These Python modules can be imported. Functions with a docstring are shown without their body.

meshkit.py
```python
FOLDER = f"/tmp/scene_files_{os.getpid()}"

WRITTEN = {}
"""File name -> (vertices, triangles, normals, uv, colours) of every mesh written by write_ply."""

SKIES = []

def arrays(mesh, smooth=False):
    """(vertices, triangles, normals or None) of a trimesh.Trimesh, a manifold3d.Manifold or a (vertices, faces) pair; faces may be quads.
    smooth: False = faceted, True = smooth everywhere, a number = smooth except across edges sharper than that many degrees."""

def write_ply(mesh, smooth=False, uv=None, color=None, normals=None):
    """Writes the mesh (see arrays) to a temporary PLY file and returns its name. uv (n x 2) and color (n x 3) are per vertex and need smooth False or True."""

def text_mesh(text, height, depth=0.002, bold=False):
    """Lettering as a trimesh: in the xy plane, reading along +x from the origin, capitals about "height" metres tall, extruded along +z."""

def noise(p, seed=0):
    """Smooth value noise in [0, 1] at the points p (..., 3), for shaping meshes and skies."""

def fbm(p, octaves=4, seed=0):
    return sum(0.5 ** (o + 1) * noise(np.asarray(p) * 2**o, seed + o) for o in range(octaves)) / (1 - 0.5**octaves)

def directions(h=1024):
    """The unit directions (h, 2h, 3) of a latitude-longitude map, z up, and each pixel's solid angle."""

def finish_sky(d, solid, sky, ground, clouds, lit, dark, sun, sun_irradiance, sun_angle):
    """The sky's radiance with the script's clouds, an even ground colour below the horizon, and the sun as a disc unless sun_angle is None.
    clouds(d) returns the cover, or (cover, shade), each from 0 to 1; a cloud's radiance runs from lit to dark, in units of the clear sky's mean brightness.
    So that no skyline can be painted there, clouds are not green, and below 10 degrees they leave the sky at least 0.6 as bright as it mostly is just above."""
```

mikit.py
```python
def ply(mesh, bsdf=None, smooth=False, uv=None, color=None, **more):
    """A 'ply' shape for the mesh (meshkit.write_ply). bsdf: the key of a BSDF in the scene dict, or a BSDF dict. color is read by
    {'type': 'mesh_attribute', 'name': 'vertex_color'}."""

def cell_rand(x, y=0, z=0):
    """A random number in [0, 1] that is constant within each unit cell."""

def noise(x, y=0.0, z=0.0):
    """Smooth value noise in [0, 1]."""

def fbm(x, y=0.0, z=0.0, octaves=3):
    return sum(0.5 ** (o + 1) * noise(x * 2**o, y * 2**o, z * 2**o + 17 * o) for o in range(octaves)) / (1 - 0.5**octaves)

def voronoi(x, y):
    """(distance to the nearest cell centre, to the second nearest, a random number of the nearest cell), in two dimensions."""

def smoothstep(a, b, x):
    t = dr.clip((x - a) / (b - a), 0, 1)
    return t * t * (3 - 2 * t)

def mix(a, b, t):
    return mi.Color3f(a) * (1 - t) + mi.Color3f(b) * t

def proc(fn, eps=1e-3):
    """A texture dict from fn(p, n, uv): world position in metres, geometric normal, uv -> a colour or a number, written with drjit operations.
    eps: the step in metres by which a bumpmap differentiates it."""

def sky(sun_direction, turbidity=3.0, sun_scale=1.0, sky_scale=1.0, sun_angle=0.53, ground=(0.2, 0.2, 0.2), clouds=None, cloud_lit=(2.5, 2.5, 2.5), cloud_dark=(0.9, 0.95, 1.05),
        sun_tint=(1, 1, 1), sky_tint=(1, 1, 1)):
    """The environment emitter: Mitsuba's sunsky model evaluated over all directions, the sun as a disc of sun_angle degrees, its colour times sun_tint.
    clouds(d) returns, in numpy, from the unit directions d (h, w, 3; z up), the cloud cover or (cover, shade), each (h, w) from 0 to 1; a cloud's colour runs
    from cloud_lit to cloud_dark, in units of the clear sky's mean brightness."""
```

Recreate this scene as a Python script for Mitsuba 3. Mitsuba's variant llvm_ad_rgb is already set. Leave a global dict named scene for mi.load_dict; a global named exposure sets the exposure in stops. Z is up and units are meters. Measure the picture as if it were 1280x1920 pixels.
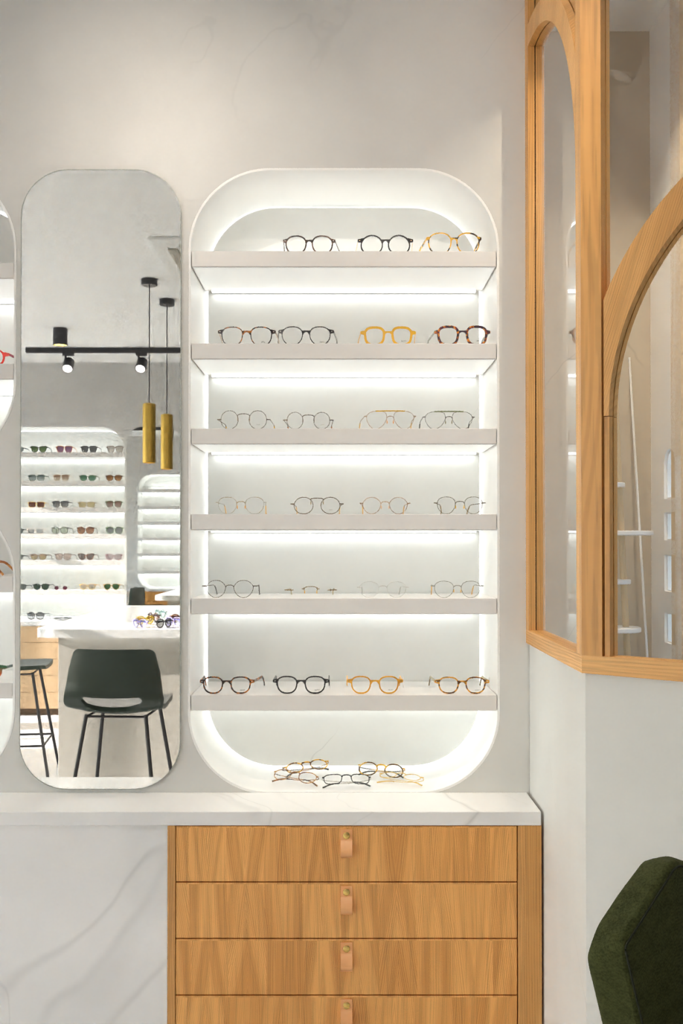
import math, random, sys
import numpy as np, trimesh, mitsuba as mi, drjit as dr
import manifold3d as m3
import shapely, shapely.geometry as sg, shapely.affinity as sa
from shapely.ops import unary_union
sys.path.insert(0, "/opt/lang")
import mikit, meshkit
from mikit import proc, noise, fbm, voronoi, cell_rand, smoothstep, mix, ply

T = mi.ScalarTransform4f
rng = random.Random(7)
scene, labels = {}, {}
# ------------------------------------------------------------------ camera, sky, sun, exposure
F = 1900.0            # focal length in pixels of the 1280-wide frame
D = 2.557             # camera to the display wall
EYE = 1.37
PITCH = 0.6
exposure = 0.31
pit = math.radians(PITCH)
scene["camera"] = {"type": "perspective", "fov": math.degrees(2 * math.atan(640 / F)), "fov_axis": "x",
    "principal_point_offset_y": -38.0 / 1920, "near_clip": 0.05, "far_clip": 100.0,
    "to_world": T().look_at(origin=[0, 0, EYE], target=[0, math.cos(pit), EYE + math.sin(pit)], up=[0, 0, 1])}
SUN = (-0.93, 0.17, 0.36)
scene["sky"] = {**mikit.sky(SUN, turbidity=3.0, sun_scale=9.0, sky_scale=27.0, ground=(0.40, 0.39, 0.37), sky_tint=(0.99, 1.0, 1.06), sun_tint=(0.78, 0.98, 1.62)), "sampling_weight": 26.0}
K_LED, K_SPOT, K_DOWN = 3.4, 4.9, 90.0
WHITE_LED = (0.955, 1.0, 1.02)
WARM = (1.0, 0.90, 0.80)

# ------------------------------------------------------------------ helpers
used = {}
def numbered(name):
    n = used.get(name, 0); used[name] = n + 1
    return name if n == 0 else f"{name}_{n:03d}"
def tag(key, label=None, cat=None, group=None, kind=None):
    d = labels.setdefault(key, {})
    for k, v in (("label", label), ("category", cat), ("group", group), ("kind", kind)):
        if v: d[k] = v
    return key
def thing(name, label, cat, group=None):
    return tag(numbered(name), label, cat, group)
def put(name, mesh, bsdf, parent=None, smooth=False, color=None, emit=None, weight=1.0, label=None, tw=None):
    key = numbered(parent + "__" + name if parent else name)
    d = ply(mesh, bsdf, smooth=smooth, color=color)
    if emit is not None:
        d["emitter"] = {"type": "area", "radiance": {"type": "rgb", "value": [float(e) for e in emit]}, "sampling_weight": float(weight)}
    if tw is not None: d["to_world"] = tw
    scene[key] = d
    if label: tag(key, label)
    return key
def struct(name, mesh, bsdf, smooth=False):
    key = put(name, mesh, bsdf, None, smooth)
    return tag(key, kind="structure")
def cat(*ms):
    return trimesh.util.concatenate([m for m in ms if m is not None])
def box(x0, x1, y0, y1, z0, z1):
    m = trimesh.creation.box(extents=(x1 - x0, y1 - y0, z1 - z0)); m.apply_translation(((x0 + x1) / 2, (y0 + y1) / 2, (z0 + z1) / 2)); return m
def bbox(x0, x1, y0, y1, z0, z1, r=0.002):
    """box with chamfered edges"""
    pts = []
    for x in (x0, x1):
        for y in (y0, y1):
            for z in (z0, z1):
                sx, sy, sz = (r if v == lo else -r for v, lo in ((x, x0), (y, y0), (z, z0)))
                pts += [(x + sx, y + sy, z), (x + sx, y, z + sz), (x, y + sy, z + sz)]
    return trimesh.convex.convex_hull(np.array(pts))
def cyl(p0, p1, r, n=24):
    p0, p1 = np.array(p0, float), np.array(p1, float)
    return trimesh.creation.cylinder(r, segment=[p0, p1], sections=n)
def lathe(profile, n=32, at=(0, 0, 0)):
    m = trimesh.creation.revolve(np.array(profile, float), sections=n); m.apply_translation(at); return m
def box2(x0, x1, z0, z1): return sg.box(x0, z0, x1, z1)
def rrect(x0, x1, z0, z1, r, n=20):
    pts = []
    for cx, cz, a0 in ((x1 - r, z1 - r, 0), (x0 + r, z1 - r, 90), (x0 + r, z0 + r, 180), (x1 - r, z0 + r, 270)):
        for k in range(n + 1):
            a = math.radians(a0 + 90 * k / n); pts.append((cx + r * math.cos(a), cz + r * math.sin(a)))
    return sg.Polygon(pts)
def extr(poly, y0, y1):
    """extrude a polygon given in (x, z) from y0 to y1"""
    polys = [g for g in getattr(poly, "geoms", [poly]) if g.geom_type == "Polygon" and g.area > 1e-9]
    ms = []
    for g in polys:
        m = trimesh.creation.extrude_polygon(g, y1 - y0, engine="earcut")
        v = np.array(m.vertices)
        ms.append(trimesh.Trimesh(np.c_[v[:, 0], y0 + v[:, 2], v[:, 1]], np.array(m.faces)[:, ::-1], process=False))
    return cat(*ms)
def extr_z(poly, z0, z1):
    m = trimesh.creation.extrude_polygon(poly, z1 - z0, engine="earcut"); m.apply_translation((0, 0, z0)); return m
def sweep(points, ra, rb=None, n=8, up=(0, 0, 1), closed=False):
    """a tube along the points; ra: half width sideways, rb: half height along 'up'"""
    p = np.asarray(points, float); N = len(p)
    ra = np.broadcast_to(np.asarray(ra, float), (N,)); rb = ra if rb is None else np.broadcast_to(np.asarray(rb, float), (N,))
    t = (np.roll(p, -1, 0) - np.roll(p, 1, 0)) if closed else np.gradient(p, axis=0)
    t /= np.linalg.norm(t, axis=1, keepdims=True) + 1e-12
    u = np.array(up, float)
    a = np.cross(t, u); bad = np.linalg.norm(a, axis=1) < 0.1
    a[bad] = np.cross(t[bad], [0.0, 1.0, 0.2]); a /= np.linalg.norm(a, axis=1, keepdims=True)
    b = np.cross(a, t)
    g = np.arange(n) * 2 * np.pi / n
    v = p[:, None] + (np.cos(g)[None, :, None] * ra[:, None, None]) * a[:, None] + (np.sin(g)[None, :, None] * rb[:, None, None]) * b[:, None]
    M = N if closed else N - 1
    i, j = np.meshgrid(np.arange(M), np.arange(n), indexing="ij"); i2 = (i + 1) % N; j2 = (j + 1) % n
    q = np.stack([i * n + j, i * n + j2, i2 * n + j2, i2 * n + j], -1).reshape(-1, 4)
    f = np.vstack([q[:, [0, 1, 2]], q[:, [0, 2, 3]]]); v = v.reshape(-1, 3)
    if not closed:
        v = np.vstack([v, p[0], p[-1]]); k = np.arange(n); k2 = (k + 1) % n; c0, c1 = len(v) - 2, len(v) - 1; e = (N - 1) * n
        f = np.vstack([f, np.stack([k2, k, k * 0 + c0], 1), np.stack([e + k, e + k2, k * 0 + c1], 1)])
    m = trimesh.Trimesh(v, f, process=False)
    if m.volume < 0: m.invert()
    return m
def hull_spheres(pts, r, n=16):
    ms = m3.Manifold.batch_hull([m3.Manifold.sphere(rr, n).translate(list(map(float, p))) for p, rr in zip(pts, np.broadcast_to(r, (len(pts),)))])
    return ms
def curve(ctrl, n=24, closed=False):
    """Catmull-Rom through the control points"""
    c = np.asarray(ctrl, float); out = []
    N = len(c)
    for i in range(N if closed else N - 1):
        if closed: p0, p1, p2, p3 = c[(i - 1) % N], c[i], c[(i + 1) % N], c[(i + 2) % N]
        else: p0, p1, p2, p3 = c[max(i - 1, 0)], c[i], c[i + 1], c[min(i + 2, N - 1)]
        k = max(2, n // N)
        for s in range(k):
            t = s / k
            out.append(0.5 * (2 * p1 + (p2 - p0) * t + (2 * p0 - 5 * p1 + 4 * p2 - p3) * t * t + (3 * p1 - p0 - 3 * p2 + p3) * t ** 3))
    if not closed: out.append(c[-1])
    return np.array(out)
def chaikin(c, it=3):
    c = np.asarray(c, float)
    for _ in range(it):
        d = np.roll(c, -1, 0); c = np.stack([c * .75 + d * .25, c * .25 + d * .75], 1).reshape(-1, 2)
    return c
def zz(py): return EYE + (1018 - py) * D / F       # height on the display wall's plane
def xx(px): return (px - 640) * D / F

# ------------------------------------------------------------------ materials
def P(base, rough=0.5, **k):
    b = base if isinstance(base, dict) else {"type": "rgb", "value": list(base)}
    return {"type": "twosided", "b": {"type": "principled", "base_color": b, "roughness": rough, **k}}
def rgb(*c): return {"type": "rgb", "value": list(c)}
def contour(v, w):                                   # thin line where v crosses a half
    return 1 - smoothstep(0.0, w, dr.abs(v - 0.5))
def plaster_fn(lo, hi, cracks):
    lo, hi = mi.Color3f(lo), mi.Color3f(hi)
    def fn(p, n, uv):
        a = fbm(p.x * 2.3 + p.y * 1.7, p.z * 2.6, p.y * 2.0 + 3.0, 4)
        b = fbm(p.x * 14 + p.y * 9, p.z * 5, p.y * 11, 3)
        t = dr.clip(0.5 + (a - 0.5) * 1.5 + (b - 0.5) * 0.35, 0, 1)
        c = lo * (1 - t) + hi * t
        u, v = p.x * 0.8 + p.y * 0.7 - 0.45 * p.z, p.z * 0.9 + 0.4 * p.x
        w1 = fbm(u * 2.6 + 11, v * 0.9 + 5, 0.5, 3) + 0.012 * noise(u * 40, v * 40, 3.0)
        m1 = smoothstep(0.56, 0.68, noise(p.x * 4 + 31 + p.y * 4, p.z * 4 + 7, 2.0))
        return c * (1 - cracks * contour(w1, 0.004) * m1)
    return fn
scene["plaster"] = P(proc(plaster_fn((0.590, 0.579, 0.546), (0.665, 0.654, 0.620), 0.05)), 0.62, specular=0.35)
scene["niche_plaster"] = P(proc(plaster_fn((0.82, 0.828, 0.80), (0.86, 0.868, 0.84), 0.13)), 0.55, specular=0.35)
scene["white_paint"] = P((0.86, 0.85, 0.82), 0.42)
scene["shelf_paint"] = P((0.71, 0.685, 0.65), 0.38)
scene["ceiling_paint"] = P((0.92, 0.92, 0.90), 0.7)
scene["floor_resin"] = P(proc(lambda p, n, uv: mix((0.76, 0.755, 0.74), (0.81, 0.805, 0.79), fbm(p.x * 3, p.y * 3, 0, 3))), 0.25)
def marble_fn(p, n, uv):
    al, ac = p.x * 0.62 + p.z * 0.78 + p.y * 0.5, p.z * 0.62 - p.x * 0.78 - p.y * 0.4     # along and across the veins
    w = 0.10 * (fbm(p.x * 5 + 3, p.z * 5, p.y * 5, 3) - 0.5)
    a = fbm((ac + w) * 3.6 + 4, al * 0.75, 1.0, 3)
    m = smoothstep(0.42, 0.62, fbm(al * 2.6 + 7, ac * 3, 4.0, 3))
    v1 = contour(a, 0.020) * m
    v2 = contour(fbm((ac + w * 1.4) * 6.5 + 9, al * 1.4 + 3, 2.0, 3), 0.012) * smoothstep(0.5, 0.66, fbm(al * 3 + 1, ac * 4, 8.0, 3))
    cl = smoothstep(0.05, 0.0, dr.abs(a - 0.5)) * smoothstep(0.40, 0.75, fbm(al * 2 + 2, ac * 5, 3.0, 3))
    c = mix((0.86, 0.85, 0.83), (0.76, 0.75, 0.73), cl * 0.7)
    return c * (1 - 0.10 * v1) * (1 - 0.09 * v2)
scene["marble"] = P(proc(marble_fn), 0.16, specular=0.5)
def oak_color(a, l, o, tone=1.0):
    """a: across the grain, l: along it, o: a third coordinate (metres)"""
    w = fbm(a * 9 + o * 7, l * 1.1, o * 5, 3)
    ring = smoothstep(0.25, 1.0, 0.5 + 0.5 * dr.sin(a * 1150 + w * 58)) * (0.35 + 0.65 * noise(a * 60, l * 2, o * 20))
    pore = smoothstep(0.52, 0.72, fbm(a * 620, l * 9, o * 40, 2))
    broad = fbm(a * 22, l * 1.6, o * 22, 3)
    c = mix((0.70, 0.385, 0.132), (0.54, 0.268, 0.076), smoothstep(0.25, 0.75, broad))
    return c * (1 - mi.Color3f(0.17, 0.23, 0.30) * ring) * (1 - 0.16 * pore) * tone
scene["oak_upright"] = P(proc(lambda p, n, uv: oak_color(p.x * 0.9 + p.y * 0.75, p.z, p.y * 0.4)), 0.42)
scene["oak_level"] = P(proc(lambda p, n, uv: oak_color(p.z * 0.8 + p.x, p.y, p.x * 0.3, 1.03)), 0.42)
scene["oak_level_turned"] = P(proc(lambda p, n, uv: oak_color(p.z * 0.8 + p.x * 0.629 + p.y * 0.777, p.x * 0.777 - p.y * 0.629, p.y * 0.1, 1.03)), 0.42)
scene["oak_bent"] = P(proc(lambda p, n, uv: oak_color(p.x * 0.92 - p.y * 0.60 - p.z * 0.38, p.z * 0.92 + p.x * 0.38, p.y * 0.3, 1.0)), 0.42)
LEAF = 0.088
PITCH_D = 0.1315
def drawer_fn(p, n, uv):
    row = dr.floor((p.z - 0.047) / PITCH_D)
    x = p.x + 0.012 * cell_rand(row, 3, 5) + 0.006 * (noise(p.z * 5, row * 7) - 0.5)
    t = x / LEAF
    m = dr.abs(t - dr.floor(t) - 0.5) * LEAF              # 0 in the middle of a bookmatched pair
    idx = dr.floor(t)
    lean = (0.03 + 0.17 * cell_rand(idx, row, 2)) * dr.select(cell_rand(idx, row, 8) < 0.72, 1.0, -0.7)
    warp = 0.016 * fbm(x * 9, p.z * 1.6, row * 3, 3) + 0.004 * fbm(x * 45, p.z * 5, row, 2)
    s = m + (p.z + 0.25 * (p.z - 0.5) * (p.z - 0.5)) * lean + warp + cell_rand(idx, 1, 1)
    amp = smoothstep(0.25, 0.8, noise(s * 90, p.z * 1.2, row * 5))
    ring = (0.35 + 0.65 * amp) * smoothstep(0.15, 1.0, 0.5 + 0.5 * dr.sin(s * 1500 + 9 * noise(s * 60, 0, 3)))
    pore = smoothstep(0.50, 0.74, fbm(x * 560 + 3, p.z * 7, row, 2))
    broad = fbm(s * 42, p.z * 0.7, row * 3, 3)
    c = mix((0.80, 0.405, 0.118), (0.59, 0.262, 0.062), smoothstep(0.25, 0.75, broad))
    return c * (1 - mi.Color3f(0.18, 0.25, 0.32) * ring) * (1 - 0.14 * pore)
scene["oak_veneer"] = P(proc(drawer_fn), 0.40)
scene["oak_pale"] = P(proc(lambda p, n, uv: mix((0.60, 0.42, 0.25), (0.50, 0.33, 0.18), fbm(p.x * 60, p.z * 3, 0, 3))), 0.45)
scene["oak_shadow_gap"] = P((0.10, 0.06, 0.03), 0.6)
scene["leather_tan"] = P(proc(lambda p, n, uv: mix((0.76, 0.385, 0.165), (0.68, 0.325, 0.13), fbm(p.x * 90, p.z * 60, p.y * 90, 3))), 0.36)
scene["brass"] = {"type": "roughconductor", "material": "none", "specular_reflectance": rgb(0.74, 0.52, 0.17), "alpha": 0.16}
scene["gold_anodised"] = P((0.62, 0.40, 0.085), 0.38, metallic=0.75)
scene["gold_inside"] = P((0.9, 0.55, 0.08), 0.5)
scene["black_metal"] = P((0.018, 0.018, 0.02), 0.42)
scene["green_leather"] = P(proc(lambda p, n, uv: mix((0.010, 0.020, 0.013), (0.017, 0.030, 0.020), fbm(p.x * 40, p.y * 40, p.z * 40, 3))), 0.36, specular=0.5)
def boucle_fn(p, n, uv):
    a = fbm(p.x * 420, p.y * 420, p.z * 420, 2); b = fbm(p.x * 60, p.y * 60, p.z * 60, 2)
    return mix((0.012, 0.015, 0.004), (0.066, 0.074, 0.026), dr.clip(a * 0.75 + b * 0.35 - 0.05, 0, 1))
scene["boucle"] = {"type": "bumpmap", "tex": proc(lambda p, n, uv: fbm(p.x * 380, p.y * 380, p.z * 380, 2), eps=4e-4), "scale": 0.0030,
                   "bsdf": P(proc(boucle_fn), 0.95, sheen=0.5, specular=0.1)}
scene["dark_thread"] = P((0.008, 0.011, 0.003), 0.9)
scene["mirror_silver"] = {"type": "conductor", "material": "none", "specular_reflectance": rgb(0.965, 0.975, 0.96)}
scene["mirror_rim"] = P((0.30, 0.32, 0.29), 0.25)
scene["pane_glass"] = {"type": "thindielectric", "int_ior": 1.42}
scene["double_glass"] = {"type": "thindielectric", "int_ior": 1.85}
scene["demo_lens"] = {"type": "thindielectric", "int_ior": 1.5, "specular_reflectance": rgb(0.8, 0.8, 0.8)}
VC = {"type": "mesh_attribute", "name": "vertex_color"}
scene["tinted_lens"] = {"type": "thindielectric", "int_ior": 1.5, "specular_transmittance": VC}
scene["acetate"] = P(VC, 0.18, clearcoat=0.6, clearcoat_gloss=0.9)
scene["wire_metal"] = P(VC, 0.28, metallic=0.7)
scene["print_ink"] = P((0.05, 0.05, 0.05), 0.6)
scene["pale_print"] = P((0.55, 0.54, 0.50), 0.6)
scene["tag_plastic"] = P((0.80, 0.80, 0.78), 0.3)
scene["led_diffuser"] = P((0.85, 0.85, 0.82), 0.5)
scene["ac_plastic"] = P((0.83, 0.83, 0.80), 0.4)
scene["ac_louver"] = P((0.34, 0.32, 0.26), 0.5)
scene["aluminium_white"] = P((0.80, 0.79, 0.77), 0.4)
scene["pole_wood"] = P((0.62, 0.47, 0.28), 0.4)
scene["beige_paint"] = P(proc(plaster_fn((0.60, 0.46, 0.29), (0.66, 0.52, 0.35), 0.2)), 0.6)
scene["dark_paint"] = P((0.10, 0.10, 0.095), 0.6)
scene["bay_plaster"] = P(proc(plaster_fn((0.51, 0.44, 0.345), (0.57, 0.50, 0.40), 0.1)), 0.6)
scene["taupe_lacquer"] = P((0.44, 0.41, 0.36), 0.45)
scene["street"] = P((0.45, 0.44, 0.42), 0.8)

# ------------------------------------------------------------------ the shell of the room
CEIL = 2.84
YF = D - 2.23 * D          # the opposite wall's face
XL, XR = -4.2, 2.3
WT = 0.34                  # thickness of the display wall
NA = (xx(357), xx(932), zz(1484), zz(317))            # the tall niche
NBU = (xx(25) - 0.774, xx(25), zz(866), zz(317))
NBL = (xx(25) - 0.774, xx(25), zz(1478), zz(936))
NC = (-2.80, -2.03, zz(1484), zz(317))
NF = (-2.98, -1.765, zz(1484), zz(317))               # the niche of the opposite wall
MA = (xx(39), xx(340), zz(1478), zz(317))
LIN = 0.006
def hole(nb, r=0.2): return rrect(nb[0] - LIN, nb[1] + LIN, nb[2] - LIN, nb[3] + LIN, r + LIN)
wb = box2(XL, 0.515, 0, CEIL)
for nb in (NA, NBU, NBL, NC): wb = wb.difference(hole(nb))
struct("wall_back", extr(wb, D, D + WT), "plaster")
wf = box2(XL, XR, 0, CEIL).difference(hole(NF))
struct("wall_far", extr(wf, YF - WT, YF), "plaster")
struct("floor", box(XL - .1, XR + 1.5, YF - .4, 3.2, -0.05, 0), "floor_resin")
struct("ceiling", box(XL - .1, XR + .1, YF - .4, 3.2, CEIL, CEIL + 0.1), "ceiling_paint")
# left wall with tall arched street windows
def extr_x(poly, x0, x1):
    m = extr(poly, x0, x1); v = np.array(m.vertices)
    return trimesh.Trimesh(np.c_[v[:, 1], v[:, 0], v[:, 2]], np.array(m.faces)[:, ::-1], process=False)
def arch_poly(c, hw, z0, zs, n=24):
    return sg.Polygon([(c - hw, z0), (c + hw, z0)] + [(c + hw * math.cos(math.pi * k / n), zs + hw * math.sin(math.pi * k / n)) for k in range(n + 1)])
wr = box2(YF, D + WT, 0, CEIL)
WINS = [(-2.64, 0.42), (-1.62, 0.42), (0.12, 0.42), (1.78, 0.42)]
for c, hw in WINS: wr = wr.difference(arch_poly(c, hw, 0.25, 2.05))
struct("wall_left", extr_x(wr, XL - 0.2, XL), "plaster")
struct("wall_right", box(XR, XR + 0.1, YF - .2, 1.4, 0, CEIL), "dark_paint")
for i, (c, hw) in enumerate(WINS):
    outer = arch_poly(c, hw, 0.25, 2.05); k = f"window_{i + 1}"
    fr = outer.difference(arch_poly(c, hw - 0.05, 0.30, 2.05)).union(box2(c - 0.02, c + 0.02, 0.27, 2.05 + hw - .02)).union(box2(c - hw + .02, c + hw - .02, 1.98, 2.04))
    scene[k + "__frame"] = ply(extr_x(fr, XL - .12, XL - .07), "oak_upright")
    pane = trimesh.Trimesh(*(lambda m: (m.vertices, m.faces))(extr_x(arch_poly(c, hw - 0.04, 0.29, 2.05), XL - .10, XL - .0995)), process=False)
    v, f, = np.array(pane.vertices), np.array(pane.faces); keep = np.all(v[f][:, :, 0] < XL - .0997, axis=1)
    scene[k + "__pane"] = ply((v, f[keep]), "pane_glass")
    tag(k, kind="structure")
struct("ground_outside", box(-30, XL - .25, -30, 30, -0.35, -0.06), "street")

# ------------------------------------------------------------------ oak and glass partition
ALF = math.radians(39)
C1 = np.array([0.47, 1.968]); S2 = np.array([math.cos(ALF), -math.sin(ALF)]); N2 = np.array([math.sin(ALF), math.cos(ALF)])
LEN2 = 1.087; TH = 0.036
ZS0, ZS1 = 1.118, 1.153
E2 = C1 + S2 * LEN2
B1 = np.array([C1[0] + TH, C1[1] + TH * math.tan((math.pi / 2 - ALF) / 2) * 0.55])
def offset_corner():  # inner corner of the two faces, set in by TH
    s = (C1[0] + TH - (C1 + N2 * TH)[0]) / S2[0]
    return C1 + N2 * TH + S2 * s
IC = offset_corner()
foot = sg.Polygon([(0.47, D), tuple(C1), tuple(E2), tuple(E2 + N2 * TH), tuple(IC), (0.47 + TH, D)])
struct("wall_partition", extr_z(foot.buffer(-0.003, join_style=2), 0, ZS0), "plaster")
struct("wall_corner", box(E2[0] - 0.01, XR + .1, E2[1] - 0.0, E2[1] + 0.08, 0, CEIL), "plaster")
part = thing("glazed_partition", "angled oak framed glass partition with arched panes on a low plaster wall", "partition")
def seg2(s0, s1, z0, z1, n0=0.0, n1=TH):
    c = [C1 + S2 * a + N2 * b for a in (s0, s1) for b in (n0, n1)]
    return trimesh.convex.convex_hull(np.array([(*q, z) for q in c for z in (z0, z1)]))
# sills
put("sill", extr_z(sg.Polygon([(0.465, D), (C1[0] - .005, C1[1] - .003), tuple(IC), (0.47 + TH, D)]), ZS0, ZS1), "oak_level", part)
put("sill", extr_z(sg.Polygon([(C1[0] - .005, C1[1] - .003), tuple(E2 - N2 * .005), tuple(E2 + N2 * TH), tuple(IC)]), ZS0, ZS1), "oak_level_turned", part)
# glazing beads on the sill
# stiles
G0, G1 = 0.0155, 0.0205       # the groove that holds the glass
def stile1(y0, y1):
    return cat(box(0.465, 0.465 + 0.0165, y0, y1, ZS1, CEIL), box(0.4845, 0.47 + TH, y0, y1, ZS1, CEIL))
put("stile", stile1(D - 0.040, D), "oak_upright", part)
put("groove", box(0.4805, 0.4855, D - 0.036, D, ZS1, CEIL), "oak_shadow_gap", part)
po = sg.Polygon([(0.465, C1[1] + 0.040), (0.465, C1[1] - 0.003), tuple(C1 + S2 * 0.040 - N2 * 0.005), tuple(C1 + S2 * 0.040 + N2 * 0.0155), tuple(C1 + S2 * 0.036 + N2 * 0.0155),
                 tuple(C1 + S2 * 0.036 + N2 * 0.0205), tuple(C1 + S2 * 0.040 + N2 * 0.0205), tuple(C1 + S2 * 0.040 + N2 * TH), tuple(IC), (0.47 + TH, C1[1] + 0.040)])
put("corner_post", extr_z(po, ZS1, CEIL), "oak_upright", part)
put("stile", seg2(LEN2 - 0.042, LEN2, ZS1, CEIL), "oak_upright", part)
put("head_rail", box(0.465, 0.47 + TH, C1[1] + 0.04, D - 0.04, CEIL - 0.05, CEIL), "oak_level", part)
put("head_rail", seg2(0.042, LEN2 - 0.042, CEIL - 0.05, CEIL), "oak_level_turned", part)
# arch of the narrow pane (in the y-z plane) and of the wide pane
y0, y1 = C1[1] + 0.040, D - 0.040
def half_ring(c, a, b, zs, w, n=40, leg=0.0):
    o = [(c + a * math.cos(math.pi * k / n), zs + b * math.sin(math.pi * k / n)) for k in range(n + 1)]
    i = [(c + (a - w) * math.cos(math.pi * k / n), zs + (b - w) * math.sin(math.pi * k / n)) for k in range(n + 1)]
    return sg.Polygon(o + i[::-1])
ring1 = half_ring(y1, y1 - y0 + 0.055, 0.505 + .055, 2.105, 0.055, 64)
ring1 = ring1.intersection(box2(y0, y1, 0, 3))
put("arch", cat(extr_x(ring1, 0.465, 0.4815), extr_x(ring1, 0.4845, 0.47 + TH)), "oak_bent", part, label="narrow oak arch with a slender bent rail")
put("arch_groove", extr_x(ring1.buffer(-0.004), 0.4815, 0.4845), "oak_shadow_gap", part)
RI = 0.490
ring2 = half_ring(0.0535 + RI, RI + 0.058, RI + 0.058, 1.613, 0.058, 64).intersection(box2(0.043, LEN2 - 0.043, 0, 3))
def to_seg2(m, dn=0.0):
    v = np.array(m.vertices); xy = C1 + v[:, :1] * S2 + (v[:, 1:2] + dn) * N2
    return trimesh.Trimesh(np.c_[xy, v[:, 2]], m.faces, process=False)
put("arch", cat(to_seg2(extr(ring2, -0.002, 0.0155)), to_seg2(extr(ring2, 0.0205, TH))), "oak_bent", part, label="broad oak arch rail")
put("arch_groove", to_seg2(extr(ring2.buffer(-0.003), 0.0155, 0.0205)), "oak_shadow_gap", part)
put("bead", cat(seg2(0.043, 0.0535, ZS1, 1.612, 0.0, 0.0155), seg2(0.043, 0.0535, ZS1, 1.612, 0.0205, TH)), "oak_upright", part)
# panes
put("pane", (np.array([(0.483, y0 - .004, ZS1), (0.483, y1 + .004, ZS1), (0.483, y1 + .004, CEIL - .05), (0.483, y0 - .004, CEIL - .05)]), np.array([[0, 1, 2, 3]])), "double_glass", part)
q0, q1 = C1 + S2 * 0.038 + N2 * 0.018, C1 + S2 * (LEN2 - 0.042) + N2 * 0.018
put("pane", (np.array([(*q0, ZS1), (*q1, ZS1), (*q1, CEIL - .05), (*q0, CEIL - .05)]), np.array([[0, 1, 2, 3]])), "pane_glass", part)

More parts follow.
